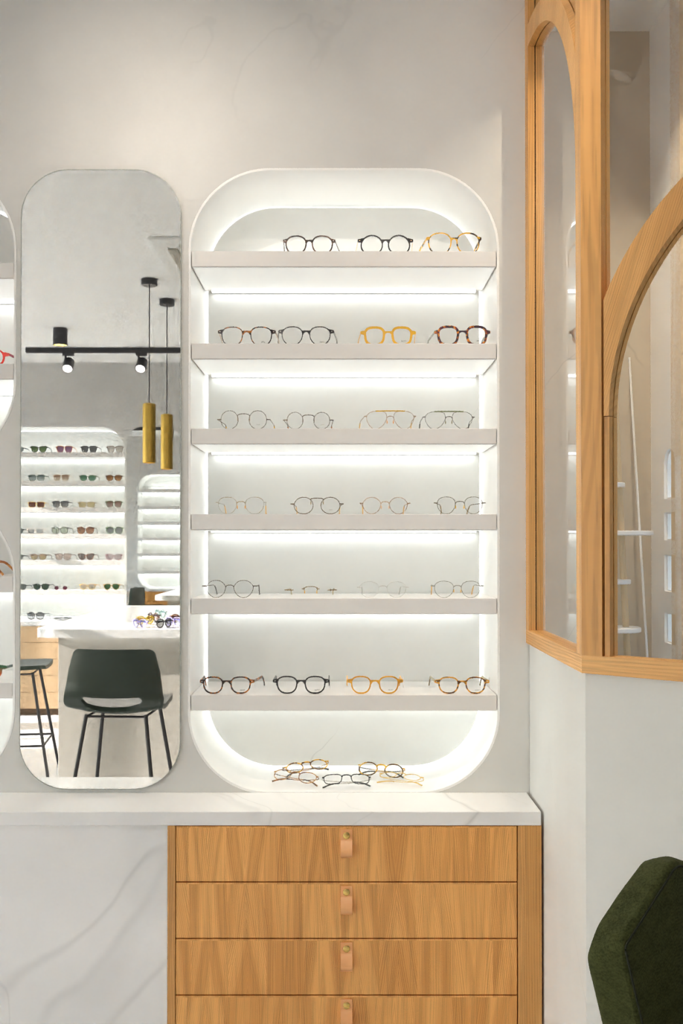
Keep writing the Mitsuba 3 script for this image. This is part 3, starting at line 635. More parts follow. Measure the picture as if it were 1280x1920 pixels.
# the tall niche: (shelf, left lens px a-b, right lens px c-d, top px, frame width px, look)
MAIN = [
 (0, 537, 572, 586, 622, 439, 98, "dark brown panto eyeglasses, leftmost of three on the top shelf", dict(kind="panto", pal=tort_brown, rim=.0030, splay=(.004, .016), tr=.0013, temple=(.10, .08, .06), rivet=SILVER)),
 (0, 679, 715, 728.5, 768, 438, 104, "black round eyeglasses with copper end pieces on the top shelf", dict(kind="round", pal=(.012, .011, .011), rim=.0030, temple=(.75, .55, .32), tr=.0009, splay=.006, rivet=ROSE)),
 (0, 805, 845, 858, 898, 433.5, 103, "yellow tortoise panto eyeglasses, rightmost on the top shelf", dict(kind="panto", pal=tort_yellow, rim=.0026, temple=tort_yellow, splay=(.014, -.004))),
 (1, 416, 453, 470, 508, 611, 108, "dark tortoise panto eyeglasses, leftmost on the second shelf", dict(kind="roundsquare", pal=tort_dark, rim=.0021, temple=("mottle", (.42, .30, .22), (.70, .62, .50), 90.), logo="ink", rivet=SILVER, splay=.004)),
 (1, 529, 566, 581, 618, 610.5, 104, "black round eyeglasses touching the dark tortoise pair on the second shelf", dict(kind="panto", pal=(.012, .012, .012), rim=.0020, temple=(.16, .16, .15), logo="ink", rivet=SILVER, splay=.010)),
 (1, 686, 718, 738, 769, 610.5, 104, "thick translucent yellow square eyeglasses on the second shelf", dict(kind="softsquare", pal=(.74, .42, .04), rim=.0057, temple=(.66, .40, .16), logo="ink", splay=.006, zend=.5)),
 (1, 824, 857, 878, 910, 609, 105, "thick dark red tortoise square eyeglasses, rightmost on the second shelf", dict(kind="softsquare", pal=tort_blue, rim=.0057, temple=(.30, .31, .28), logo="ink", splay=(.010, -.006), zend=.5)),
 (2, 413.5, 446, 466.5, 499.5, 769.5, 100, "larger round wire eyeglasses, leftmost on the third shelf", dict(kind="round", style="wire", pal=BRONZE, rim=.00062, bridge="mid", pads=(.5, .36, .2), tip=tort_yellow, logo="pale", splay=(-.01, .004), zend=.05)),
 (2, 537.5, 568, 588, 618, 772.5, 95, "smaller round wire eyeglasses, second on the third shelf", dict(kind="round", style="wire", pal=BRONZE, rim=.00062, bridge="mid", pads=(.4, .34, .27), tip=tort_red, logo="pale", splay=-.006, zend=.08)),
 (2, 687, 725, 738, 776, 770.5, 97, "pale gold aviator eyeglasses with yellow top bar on the third shelf", dict(kind="aviator", style="wire", pal=(.42, .29, .19), rim=.00058, bridge="double", pads=(.70, .34, .10), bar=(.55, .33, .05), tip=(.80, .55, .22), splay=(.012, -.004), zend=.45)),
 (2, 797, 835, 848, 885.5, 771.5, 98, "dark silver aviator eyeglasses with green top bar on the third shelf", dict(kind="aviator", style="wire", pal=(.14, .13, .115), rim=.00058, bridge="double", pads=(.22, .20, .12), bar=(.16, .18, .09), tip=(.05, .055, .035), zend=.40)),
 (3, 409, 443.5, 460, 494.5, 932, 95, "pale silver and gold panto eyeglasses, leftmost on the fourth shelf", dict(kind="panto", style="wire", pal=("mottle", (.42, .32, .18), (.58, .55, .48), 60.), rim=.00058, bridge="low", pads=(.80, .42, .08), tip=(.80, .52, .20), splay=-.010, zend=.38)),
 (3, 551, 587, 601.5, 637, 932, 100, "antique gold round eyeglasses with high arched bridge on the fourth shelf", dict(kind="round", style="wire", pal=(.13, .09, .045), rim=.0008, bridge="high", pads=(.4, .3, .15), tip=(.74, .50, .22), logo="pale", splay=-.010, zend=.2)),
 (3, 679.5, 714, 730, 763.5, 932.5, 96, "rose gold angular eyeglasses, third on the fourth shelf", dict(kind="crown", style="wire", pal=("mottle", (.28, .15, .08), (.55, .36, .20), 60.), rim=.00062, bridge="low", pads=(.78, .52, .30), tip=(.82, .52, .18), splay=-.010, zend=.3)),
 (3, 819.5, 853.5, 871, 904, 931.5, 97, "antique brass panto eyeglasses with dark temple tips, rightmost on the fourth shelf", dict(kind="panto", style="wire", pal=(.15, .12, .07), rim=.00062, bridge="low", pads=(.80, .50, .05), tip=(.30, .22, .12), splay=(-.03, -.03), zend=.3)),
 (4, 387, 423, 438.5, 474.5, 1088, 104, "dark bronze angular eyeglasses, leftmost on the fifth shelf", dict(kind="crown", style="wire", pal=BRONZE, rim=.00062, bridge="low", tip=(.12, .11, .10), splay=(-.02, -.005), zend=.34)),
 (4, 545, 571, 593, 620, 1096, 98, "rimless eyeglasses with bare gold hardware, second on the fifth shelf", dict(kind="round", style="rimless", pal=(.26, .18, .08), bridge="mid", pads=(.80, .48, .10), tip=(.45, .36, .20), splay=-.01, zend=.2)),
 (4, 674.5, 710, 725.5, 760.5, 1090.5, 97, "almost invisible clear pale panto eyeglasses on the fifth shelf", dict(kind="panto", style="wire", pal=("mottle", (.66, .65, .60), (.82, .81, .77), 80.), rim=.00062, bridge="low", tip=(.55, .54, .50), zend=.3, splay=-.015)),
 (4, 814.5, 849.5, 864.5, 900, 1089.5, 99, "thin silver panto eyeglasses with amber pads, rightmost on the fifth shelf", dict(kind="panto", style="wire", pal=(.30, .285, .24), rim=.00058, bridge="low", pads=(.80, .46, .08), tip=(.80, .50, .18), splay=-.012, zend=.42)),
 (5, 383, 416, 434, 468, 1268.5, 101, "dark red tortoise eyeglasses, leftmost on the lowest shelf", dict(kind="roundsquare", pal=tort_red, rim=.0031, temple=tort_red, logo="ink", rivet=SILVER, splay=(.004, .018), zend=.5)),
 (5, 521, 555, 573, 608, 1267.5, 105, "black eyeglasses, second on the lowest shelf", dict(kind="roundsquare", pal=(.012, .012, .013), rim=.0031, temple=(.03, .03, .03), logo="ink", rivet=SILVER, zend=.5)),
 (5, 660, 693, 712, 745, 1267.5, 105, "translucent honey amber eyeglasses, third on the lowest shelf", dict(kind="roundsquare", pal=("mottle", (.60, .26, .02), (.74, .37, .04), 40.), rim=.0031, temple=(.74, .38, .05), logo="ink", rivet=(.4, .3, .2), zend=.5)),
 (5, 824, 857, 874, 908, 1269, 102, "striped amber tortoise eyeglasses, rightmost on the lowest shelf", dict(kind="roundsquare", pal=tort_amber, rim=.0031, temple=("stripe", (.12, .08, .03), (.35, .30, .16), 100.), logo="ink", rivet=SILVER, splay=(.004, -.004), zend=.5)),
]
DEP = [.040, .034, .024, .022, .018, .020]
for i, (sh, a, b, c, d, top, fwp, lab, o) in enumerate(MAIN):
    y = D + DEP[sh]; sc = F / y
    zt = EYE + (1018 - top) / sc; lw = ((b - a) + (d - c)) / 2 / sc; gap = (c - b) / sc; cxw = ((a + b + c + d) / 4 - 640) / sc
    st = o.get("style", "acetate"); r = o.get("rim", .0028)
    H = zt - SH[sh]; lh = H - 2 * r - (.001 if sh < 2 else 0)
    if st == "acetate": H_eff = lh
    if st == "rimless": lh = lw * .92
    parts = build_glasses(lw=lw, lh=lh, gap=gap, fw=fwp / sc, seed=i + 1, **o)
    tw = T().translate([cxw, y - 0.001, SH[sh] + .0003])
    k = place_glasses("eyeglasses", lab, parts, tw, "eyeglasses")
    if sh == 5 and i % 2 == 1 or sh == 5:          # clear price tags hung on the temples
        fw = fwp / sc; ze = lh * .75
        s = 1
        tg = bbox(-.0006, .0006, -.004, .004, -.020, .008, .0003); tg.apply_translation((s * fw / 2 + .002, .02, ze + .004))
        put("price_tag", tg, "tag_plastic", k, tw=tw, label="small clear plastic tag")

# the pairs left lying at the bottom of the tall niche
ZN = NA[2] + .0002
def lying(lab, px, dep, yaw, tilt, roll, o, lift=0.0):
    y = D + dep; sc = F / y
    parts = build_glasses(**o)
    M = trimesh.transformations
    R = M.rotation_matrix(math.radians(yaw), (0, 0, 1)) @ M.rotation_matrix(math.radians(roll), (0, 1, 0)) @ M.rotation_matrix(math.radians(tilt), (1, 0, 0))
    allv = np.vstack([np.array(p[1].vertices if hasattr(p[1], "vertices") else p[1][0]) for p in parts])
    w = allv @ R[:3, :3].T
    z0 = w[:, 2].min()
    tw = T([[*R[0, :3], (px - 640) / sc], [*R[1, :3], y], [*R[2, :3], ZN - z0 + lift], [0, 0, 0, 1]])
    place_glasses("eyeglasses", lab, parts, tw, "eyeglasses")
lying("yellow tortoise round eyeglasses lying farthest left in the heap's back", 579, .150, 16, -64, -5, dict(kind="round", lw=.045, lh=.040, gap=.022, fw=.128, style="wire", rim=.0016, pal=("mottle", (.10, .04, .01), (.70, .38, .05), 120.), bridge="mid", temple=("mottle", (.03, .02, .01), (.4, .2, .04), 60.), folded=True, tip=(.02, .02, .015)))
lying("bronze rimmed eyeglasses lying in front at the left of the niche's bottom", 548, .058, -17, -60, 3, dict(kind="panto", lw=.046, lh=.038, gap=.022, fw=.122, style="wire", rim=.0011, pal=("mottle", (.20, .08, .03), (.55, .30, .10), 120.), bridge="mid", temple=("mottle", (.05, .025, .015), (.45, .25, .10), 90.), folded=True, tip=("mottle", (.05, .025, .015), (.35, .15, .05), 100.)))
lying("black wire eyeglasses lying in the middle of the niche's bottom", 650, .022, 2, -62, 0, dict(kind="softsquare", lw=.046, lh=.036, gap=.024, fw=.125, style="wire", rim=.0011, pal=(.03, .03, .028), bridge="mid", temple=(.35, .33, .28), folded=True, tip=(.03, .03, .028)))
lying("yellow tortoise hexagonal eyeglasses lying at the right of the niche's bottom", 712, .135, -8, -50, 3, dict(kind="hex", lw=.048, lh=.042, gap=.021, fw=.126, style="wire", rim=.0016, pal=("mottle", (.10, .05, .01), (.76, .42, .03), 60.), bridge="mid", temple=("mottle", (.02, .02, .015), (.6, .35, .05), 40.), folded=True, tip=(.02, .025, .02)))
lying("thin gold wire eyeglasses lying flat, rightmost on the niche's bottom", 745, .062, -24, -78, 0, dict(kind="round", lw=.044, lh=.034, gap=.022, fw=.122, style="wire", rim=.0009, pal=(.72, .48, .14), bridge="mid", temple=(.74, .52, .18), folded=True, tip=(.72, .48, .14)))
# left niches
def single(lab, px, dep, z, yaw, o):
    y = D + dep; sc = F / y
    place_glasses("eyeglasses", lab, build_glasses(**o), T().translate([(px - 640) / sc, y, z + .0003]).rotate([0, 0, 1], yaw), "eyeglasses")
single("bright red round eyeglasses at the picture's left edge", -34, .05, zz(681), -8, dict(kind="round", lw=.044, lh=.040, gap=.02, fw=.138, pal=(.80, .022, .008), rim=.0034, splay=-.004, temple=(.32, .03, .06), zend=.4))
single("amber acetate eyeglasses turned sideways in the lower left niche", -84, .07, zz(1081), -86, dict(kind="panto", lw=.046, lh=.042, gap=.02, fw=.138, pal=("fade", (.40, .13, .02), (.62, .28, .06)), rim=.0034, temple=("stripe", (.30, .08, .01), (.62, .26, .06), 60.), folded=False, drop=.9))
single("green and red two tone eyeglasses at the picture's left edge", -38, .045, zz(1280), -6, dict(kind="round", lw=.044, lh=.040, gap=.02, fw=.140, pal=("fade", (.01, .09, .035), (.55, .08, .01)), rim=.0036, splay=-.004, temple=(.03, .06, .045), zend=.5))

# sunglasses of the opposite wall's niche: mirrored pixel centre -> x
def far_x(px, y): return (px - 640) * (2 * D - y) / F
GRN, PUR, YEL = (.05, .085, .03), (.15, .07, .12), (.60, .50, .28)
TB, TG_, TO = (.015, .015, .015), (.02, .06, .035), (.60, .20, .03)
FARS = [
 (0, 73, "cat", TB, GRN, (.16, .22, .10), "black cat-eye sunglasses with green lenses"), (0, 121, "wayfarer", TO, PUR, (.24, .13, .21), "orange sunglasses with purple lenses"), (0, 167, "wayfarer", (.03, .03, .03), (.10, .10, .10), None, "dark grey angular sunglasses"), (0, 216, "wayfarer", (.10, .05, .03), (.40, .36, .33), (.55, .5, .45), "brown sunglasses with pale fading lenses"),
 (1, 69, "softsquare", TG_, (.08, .11, .11), (.5, .55, .55), "dark green sunglasses with grey fading lenses"), (1, 115, "wayfarer", (.55, .42, .28), (.22, .12, .08), (.6, .5, .4), "sand coloured sunglasses with brown fading lenses"), (1, 165, "panto", (.10, .13, .08), (.05, .14, .08), (.16, .32, .22), "slim green sunglasses"), (1, 214, "panto", (.06, .03, .015), (.18, .07, .025), (.40, .20, .08), "brown sunglasses with orange brown lenses"),
 (2, 69, "rectangle", (.72, .40, .03), (.14, .05, .035), None, "yellow shield sunglasses with brown lens"), (2, 114, "wayfarer", (.03, .03, .035), (.10, .10, .11), (.3, .3, .3), "black thick sunglasses"), (2, 163, "rectangle", (.30, .20, .10), YEL, None, "slim tortoise glasses with pale yellow lenses"), (2, 214, "wayfarer", (.10, .16, .07), (.18, .08, .06), (.42, .30, .28), "olive sunglasses with brown lenses"),
 (3, 67, "rectangle", (.75, .60, .50), (.55, .56, .57), None, "clear pink sunglasses with pale grey lenses"), (3, 113, "round", (.06, .06, .05), (.55, .60, .50), None, "large round black sunglasses with pale lenses"), (3, 161, "round", tort_red, (.22, .10, .06), (.50, .28, .18), "large round tortoise sunglasses with brown lenses"), (3, 215, "hex", (.09, .17, .06), (.12, .12, .13), (.4, .4, .42), "green hexagonal sunglasses with grey fading lenses"),
 (4, 73, "panto", (.10, .06, .04), (.48, .30, .22), (.65, .55, .3), "thin bronze sunglasses with amber fading lenses"), (4, 119, "wayfarer", (.14, .10, .09), (.72, .56, .50), None, "dark cat-eye glasses with pale pink lenses"), (4, 162, "cat", tort_red, (.24, .19, .18), None, "tortoise cat-eye sunglasses with brown grey lenses"), (4, 214, "round", (.22, .08, .10), (.58, .48, .50), None, "round plum sunglasses with rosy lenses"),
 (5, 78, "panto", TB, (.05, .09, .06), None, "black round sunglasses with dark green lenses"), (5, 115, "round", (.55, .50, .48), (.16, .03, .06), None, "rimless sunglasses with small burgundy lenses"), (5, 165, "panto", (.74, .42, .08), (.48, .44, .46), (.7, .6, .4), "amber sunglasses with pale grey lenses"), (5, 210, "aviator", (.40, .22, .06), (.035, .11, .04), None, "tortoise aviator sunglasses with green lenses"),
]
yf = YF - 0.03
for i, (sh, px, kind, pal, l1, l2, nm) in enumerate(FARS):
    x = far_x(px, yf)
    rl = "rimless" in nm
    big = "large" in nm or "hexag" in nm
    lw, lh = (.056, .052) if big else (.053, .046 if kind in ("cat", "wayfarer", "softsquare") else .044)
    if kind == "rectangle": lw, lh = .054, .040
    if rl: lw, lh = .034, .032
    parts = build_glasses(kind, lw, lh, .016 if not rl else .034, .142, pal=pal, rim=.0030 if not big else .0036, lens=l1, lens2=l2, seed=40 + i, lowpoly=True, temple=pal if not isinstance(pal[0], str) else (.05, .02, .01),
                          style="rimless" if rl else "acetate", brow=.30 if kind in ("cat", "wayfarer") else None, bridge="mid" if rl else "key", zend=.7)
    place_glasses("sunglasses", f"{nm}, on the {ords[sh]} shelf in the mirror", parts, T().translate([x, yf, SHF[sh] + .0003]).rotate([0, 0, 1], 180 + rng.uniform(-3, 4)), "sunglasses")
# partly cut pairs at the mirror's left edge, and those standing on the opposite worktop
for sh, nm in ((0, "top"), (3, "fourth"), (4, "fifth"), (5, "lowest")):
    parts = build_glasses("panto", .050, .042, .018, .140, pal=(.03, .04, .035), rim=.003, lens=(.2, .22, .21), lowpoly=True)
    place_glasses("sunglasses", f"dark sunglasses cut off by the mirror's left edge, {nm} shelf", parts, T().translate([far_x(30 if sh < 5 else 36, yf), yf, SHF[sh] + .0003]).rotate([0, 0, 1], 182), "sunglasses")
parts = build_glasses("round", .058, .056, .016, .148, pal=(.03, .03, .03), rim=.0036, lens=(.14, .14, .15), lens2=(.42, .42, .42), lowpoly=True)
place_glasses("sunglasses", "large round black sunglasses on the opposite wall's niche floor, in the mirror", parts, T().translate([far_x(68, yf), yf, NF[2] + .0003]).rotate([0, 0, 1], 184), "sunglasses")
parts = build_glasses("wayfarer", .052, .042, .016, .142, pal=TB, rim=.0036, lens=(.06, .06, .06), lowpoly=True, folded=True)
RX = trimesh.transformations.rotation_matrix(math.radians(-84), (1, 0, 0))[:3, :3]
low = min((np.array(q[1].vertices if hasattr(q[1], "vertices") else q[1][0]) @ RX.T)[:, 2].min() for q in parts)
place_glasses("sunglasses", "black sunglasses lying flat on the opposite worktop by the counter's edge, in the mirror", parts, T().translate([far_x(118, yf + .10), yf + .10, ZW + .0005 - low]).rotate([0, 0, 1], 175).rotate([1, 0, 0], -84), "sunglasses")
# tiny pairs of the distant niche, seen through both mirrors
proto = build_glasses("round", .046, .042, .018, .13, style="wire", pal=BRONZE, rim=.0012, lowpoly=True, bridge="mid")
proto = [(pn, ply(me, bs, smooth=sm, color=co)) for pn, me, bs, sm, co, lb in proto]
for sh in range(6):
    for j in range(4):
        k = thing("eyeglasses", "tiny wire eyeglasses on the distant niche's shelves deep inside the mirror", "eyeglasses", "eyeglasses in the distant niche")
        for pn, d in proto:
            kk = numbered(k + "__" + pn); scene[kk] = {**d, "to_world": T().translate([NC[0] + .12 + .18 * j + rng.uniform(-.015, .015), D + .04, SH[sh] + .0003])}

# ------------------------------------------------------------------ reception counter behind the camera, seen in the mirror
CX0, CX1, CY0, CY1, CZ = -1.66, -0.55, -2.45, -0.34, 0.905
cn = thing("counter", "white counter with rounded top and grey panelled base, seen in the mirror", "counter")
put("top", extr_z(sg.box(CX0 + .12, CY0 + .12, CX1 - .12, CY1 - .12).buffer(.12, quad_segs=12), CZ - .045, CZ), "marble", cn)
put("base", bbox(CX0 + .115, CX1 - .10, CY0 + .08, CY1 - .10, 0, CZ - .045, .002), "taupe_lacquer", cn, label="taupe base")
put("light_strip", box(CX0 + .16, CX1 - .14, CY1 - .085, CY1 - .070, CZ - .049, CZ - .0455), "led_diffuser", cn, emit=[K_LED * .55 * c for c in WHITE_LED], weight=.5, label="glowing strip under the counter top")
for i, (px, y, yaw, o) in enumerate([
    (262, -.46, 42, dict(kind="panto", pal=(.30, .26, .62), lens=(.6, .6, .8))), (274, -.68, -48, dict(kind="panto", pal=(.74, .52, .02), lens=(.8, .7, .3))), (287, -.92, 50, dict(kind="round", pal=tort_red, lens=(.5, .3, .3))),
    (300, -1.25, 50, dict(kind="round", pal=(.35, .55, .50), lens=(.6, .75, .7))), (310, -.46, -58, dict(kind="panto", pal=(.05, .05, .05), lens=(.3, .3, .3))), (325, -.60, 40, dict(kind="softsquare", pal=(.34, .30, .66), lens=(.6, .6, .8))), (338, -.84, -50, dict(kind="panto", pal=tort_red, lens=(.4, .25, .2)))]):
    nm = ["lilac panto eyeglasses, leftmost on the mirrored counter", "yellow eyeglasses on the mirrored counter beside the lilac pair", "tortoise round eyeglasses standing behind the yellow pair in the mirror", "pale teal eyeglasses at the back of the mirrored counter's heap",
          "black folded eyeglasses alone on the mirrored counter", "violet square eyeglasses right of the black pair in the mirror", "tortoise eyeglasses cut by the mirror's right edge on the counter"][i]
    parts = build_glasses(lw=.048, lh=.042, gap=.018, fw=.138, rim=.004, lowpoly=True, folded=True, seed=70 + i, **o)
    place_glasses("eyeglasses", nm, parts, T().translate([(px - 640) * (2 * D - y) / F, y, CZ + .0003]).rotate([0, 0, 1], 180 + yaw), "eyeglasses")

# ------------------------------------------------------------------ stools with leather shells
def shell_mesh(W0=.35, W1=.44, hb=.27, slot=True):
    """unrolled (u, v): v from the back's top, 0, down and forward along the seat"""
    bdry = [(-W0 / 2, 0), (W0 / 2, 0), (W0 / 2 + .026, .10), (W1 / 2 - .006, .195), (W1 / 2, .24), (W1 / 2 - .012, .34), (.195, .50), (.18, .66), (-.18, .66), (-.195, .50), (-W1 / 2 + .012, .34), (-W1 / 2, .24), (-W1 / 2 + .006, .195), (-W0 / 2 - .026, .10)]
    poly = sg.Polygon(bdry).buffer(-.03).buffer(.03)
    if slot: poly = poly.difference(sa.translate(sg.Polygon([(-.118, .0), (.118, .0), (.128, .010), (.112, .034), (.06, .052), (0, .056), (-.06, .052), (-.112, .034), (-.128, .010)]).buffer(.006), 0, .212))
    prof = curve([(0.0, .27), (-.012, .20), (-.018, .12), (-.016, .06), (.010, .012), (.06, -.006), (.14, -.012), (.26, -.004), (.40, .004)], 120)
    seg = np.r_[0, np.cumsum(np.linalg.norm(np.diff(prof, axis=0), axis=1))]
    poly = shapely.segmentize(poly, .02)
    m = trimesh.creation.extrude_polygon(poly, .022, engine="earcut")
    v, f = trimesh.remesh.subdivide_to_size(m.vertices, m.faces, .022, max_iter=12)
    u, vv, w = v[:, 0], v[:, 1], v[:, 2] - .011
    yy = np.interp(vv, seg, prof[:, 0]); z = np.interp(vv, seg, prof[:, 1])
    ty, tz = np.gradient(prof[:, 0], seg), np.gradient(prof[:, 1], seg)
    ny, nz = -np.interp(vv, seg, tz), np.interp(vv, seg, ty)
    back = np.clip(1 - vv / .36, 0, 1)
    yy = yy + ny * w + 1.05 * u ** 2 * np.clip(back * 1.7, 0, 1); z = z + nz * w + .55 * u ** 2 * np.clip((vv - .15) / .15, 0, 1) * np.clip(1.4 - vv * 1.2, 0, 1)
    m = trimesh.Trimesh(np.c_[u, yy, z], f, process=True); m.fix_normals(); return m
def make_stool(label, loc, rz, seat, legs_to=0.0):
    k = thing("bar_stool", label, "stool")
    tw = T().translate(list(loc)).rotate([0, 0, 1], rz)
    s = shell_mesh(); s.apply_translation((0, -.19, seat))
    put("shell", s, "green_leather", k, smooth=50, tw=tw)
    put("under_frame", cat(*[cyl((x, -.13, seat - .030), (x, .13, seat - .030), .005, 10) for x in (-.13, .13)], *[cyl((-.13, y, seat - .030), (.13, y, seat - .030), .005, 10) for y in (-.13, .13)]), "black_metal", k, tw=tw)
    ft = []
    for x, y in ((-1, -1), (1, -1), (1, 1), (-1, 1)):
        a, b = np.array((x * .132, y * .132, seat - .020)), np.array((x * .215, y * .235, 0.004))
        put("leg", cyl(a, b, .0085, 12), "black_metal", k, smooth=40, tw=tw); ft.append(a + (b - a) * (1 - .20 / seat))
    for i in range(4): put("foot_rail", cyl(ft[i], ft[(i + 1) % 4], .006, 10), "black_metal", k, tw=tw)
    return k
make_stool("dark green leather bar stool with black legs, in the mirror before the counter", (-.985, .50, 0), 183, .635)
make_stool("green bar stool cut by the mirror's left edge, beside the oak drawers", (-1.95, -.93, 0), 262, .635)
make_stool("green leather stool standing by the distant drawers deep inside the mirror", (-2.52, 2.05, 0), 300, .52)

# ------------------------------------------------------------------ green boucle chair in the right corner
ch = thing("armchair", "dark green boucle chair in the lower right corner, before the partition", "chair")
CS = 0.92; BET = math.radians(38); UD = np.array([math.cos(BET), math.sin(BET)]); ND2 = np.array([math.sin(BET), -math.cos(BET)]); P0 = np.array([.400, 1.50])
def chp(u, z, n): q = (P0 + UD * u * 1.08 + ND2 * n) * CS; return (q[0], q[1], EYE + (z - EYE) * CS)
def rounded(p, r): return list(sg.Polygon(p).buffer(-r).buffer(r, quad_segs=5).exterior.coords)[:-1]
FP = [(.017, .770), (.140, .866), (.158, .868), (.32, .800), (.44, .68), (.375, .44), (.115, .44), (.058, .64)]
BP = [(.014, .735), (.040, .778), (.088, .815), (.150, .856), (.206, .852), (.34, .79), (.45, .67), (.38, .44), (.110, .44), (.052, .614)]
rr = .011
TB2 = .066
def inset(p, r, q): return list(sg.Polygon(p).buffer(-r - q).buffer(q, quad_segs=4).exterior.coords)[:-1]
bk = hull_spheres([chp(u, z, -rr) for u, z in inset(FP, rr, .012)] + [chp(u, z, -TB2 + rr) for u, z in inset(BP, rr, .022)], rr, 20)
bk = bk.refine_to_length(.012)
bm = bk.to_mesh(); bm = trimesh.Trimesh(bm.vert_properties[:, :3], bm.tri_verts, process=True)
bm = trimesh.smoothing.filter_taubin(bm, iterations=12)
put("backrest", bm, "boucle", ch, smooth=True)
inner = inset(FP, .007, .010)
sp = np.array(sg.LinearRing(inner).segmentize(.01).coords)[:-1]
put("seam", sweep([chp(u, z, .0006) for u, z in sp], .0016, n=6, closed=True), "dark_thread", ch)
st = hull_spheres([chp(u, z, n) for u in (.02, .43) for z in (.39, .45) for n in (.02, .44)], .03, 20).to_mesh()
put("seat", trimesh.Trimesh(st.vert_properties[:, :3], st.tri_verts, process=True), "boucle", ch, smooth=40)
for u, n in ((.05, 0.0), (.40, 0.0), (.05, .42), (.40, .42)): put("leg", cyl(chp(u, .39, n), (*chp(u + (-.02 if u < .2 else .02), 0, n + (-.02 if n < .1 else .02))[:2], 0.003), .013, 14), "oak_upright", ch)

# ------------------------------------------------------------------ ceiling fittings, seen in the mirror
def mir(px, py, z):                                  # the point at height z that the mirror shows at a pixel
    s = (1018 - py) / (z - EYE); dist = F / s
    return np.array([(px - 640) / s, 2 * D - dist, z])
for i, (px, py, lab) in enumerate([(280, 524, "gold cylinder pendant lamp on black cord, the higher one, nearer in the mirror"), (313, 562, "gold cylinder pendant lamp, the lower one, farther back in the mirror")]):
    p = mir(px, py, CEIL); k = thing("pendant_lamp", lab, "lamp")
    put("canopy", lathe([(0, CEIL - .035), (.042, CEIL - .035), (.045, CEIL - .032), (.045, CEIL), (0, CEIL)], 32, (p[0], p[1], 0)), "black_metal", k, smooth=30)
    zt, zb = (2.145, 1.815)
    put("cord", cyl((p[0], p[1], zt - .01), (p[0], p[1], CEIL - .03), .0028, 8), "black_metal", k)
    put("shade", lathe([(.0, zt), (.033, zt), (.036, zt - .003), (.036, zb), (.033, zb), (.033, zb + .02), (.033, zt - .01), (0, zt - .01)], 32, (p[0], p[1], 0)), "gold_anodised", k, smooth=30)
    put("bulb", lathe([(0, zb + .05), (.026, zb + .05), (.026, zb + .054), (0, zb + .054)], 20, (p[0], p[1], 0)), "gold_inside", k, emit=[6 * c for c in WARM], weight=.1, label="warm glowing bulb")
p = mir(113, 616, CEIL)
def downlight(x, y, lab, glow, w, warm=WARM, beam=0.0, cut=78.0):
    k = thing("ceiling_downlight", lab, "lamp")
    put("body", lathe([(0, CEIL), (.046, CEIL), (.048, CEIL - .003), (.048, CEIL - .115), (.044, CEIL - .115), (.044, CEIL - .030), (0, CEIL - .030)], 32, (x, y, 0)), "black_metal", k, smooth=30)
    put("reflector", lathe([(.0436, CEIL - .112), (.034, CEIL - .060), (.0345, CEIL - .060), (.0439, CEIL - .112)], 28, (x, y, 0)), "gold_inside", k, smooth=30, label="gold reflector")
    put("lamp_disc", lathe([(0, CEIL - .062), (.034, CEIL - .062), (.034, CEIL - .058), (0, CEIL - .058)], 20, (x, y, 0)), "led_diffuser", k, emit=[glow * c for c in warm], weight=w * .15, label="glowing disc")
    if beam: scene[k + "_beam"] = {"type": "spot", "intensity": {"type": "rgb", "value": [beam * c for c in warm]}, "cutoff_angle": cut, "beam_width": cut * .4, "to_world": T().look_at(origin=[x, y, CEIL - .118], target=[x, y, 0], up=[0, 1, 0]), "sampling_weight": 3.0}
downlight(p[0], p[1], "black cylinder ceiling downlight with gold inside, seen in the mirror", K_DOWN * .8, 1.0, beam=2.0)
tl = mir(113, 660, CEIL - .03)
yt = tl[1]
k = thing("lighting_track", "black ceiling lighting track seen in the mirror", "track")
x0t = (49 - 640) * (2 * D - yt) / F
put("rail", box(x0t, 0.6, yt - .018, yt + .018, CEIL - .036, CEIL), "black_metal", k)
def spotlight(x, y, target, lab, lum, w, cone=26, disc=6.0, zoff=.036):
    k = thing("track_spotlight", lab, "lamp")
    c = np.array([x, y, CEIL - zoff - .095]); d = np.array(target, float) - c; d /= np.linalg.norm(d)
    put("adapter", box(x - .04, x + .04, y - .016, y + .016, CEIL - zoff - .022, CEIL - zoff), "black_metal", k)
    put("arm", cyl((x - .02, y, CEIL - zoff - .02), (x - .02, y, CEIL - zoff - .09), .007, 10), "black_metal", k)
    prof = [(0, -.055), (.036, -.055), (.040, -.050), (.040, .055), (.036, .055), (.036, .040), (0, .040)]
    m = lathe(prof, 28); M = trimesh.geometry.align_vectors([0, 0, 1], d); m.apply_transform(M); m.apply_translation(c)
    put("head", m, "black_metal", k, smooth=30)
    m = lathe([(0, .041), (.035, .041), (.035, .045), (0, .045)], 20); m.apply_transform(M); m.apply_translation(c)
    put("lamp_disc", m, "led_diffuser", k, emit=[disc * c_ for c_ in WARM], weight=.06, label="glowing disc")
    if lum:
        o = c + d * .06
        scene[k + "_beam"] = {"type": "spot", "intensity": {"type": "rgb", "value": [lum * c_ for c_ in WARM]}, "cutoff_angle": float(cone), "beam_width": float(cone * .12), "to_world": T().look_at(origin=list(o), target=list(o + d), up=[0.1, 0.9, 0.3]), "sampling_weight": float(w) * 2.5}
for px, lab in ((128, "black track spotlight with glowing disc, left one on the mirrored track"), (265, "black track spotlight with glowing disc, next to the pendant cord on the mirrored track")):
    xs = (px - 640) * (2 * D - yt) / F
    spotlight(xs, yt, (xs + .25, YF + 3.0, .7) if px < 200 else (xs, YF + 3.0, .6), lab, K_SPOT, 1.0, 50)
ac = thing("air_conditioner", "white ceiling air conditioner cassette at the mirror's right edge", "air conditioner")
A0, A1 = mir(275, 443, CEIL), mir(330, 532, CEIL)
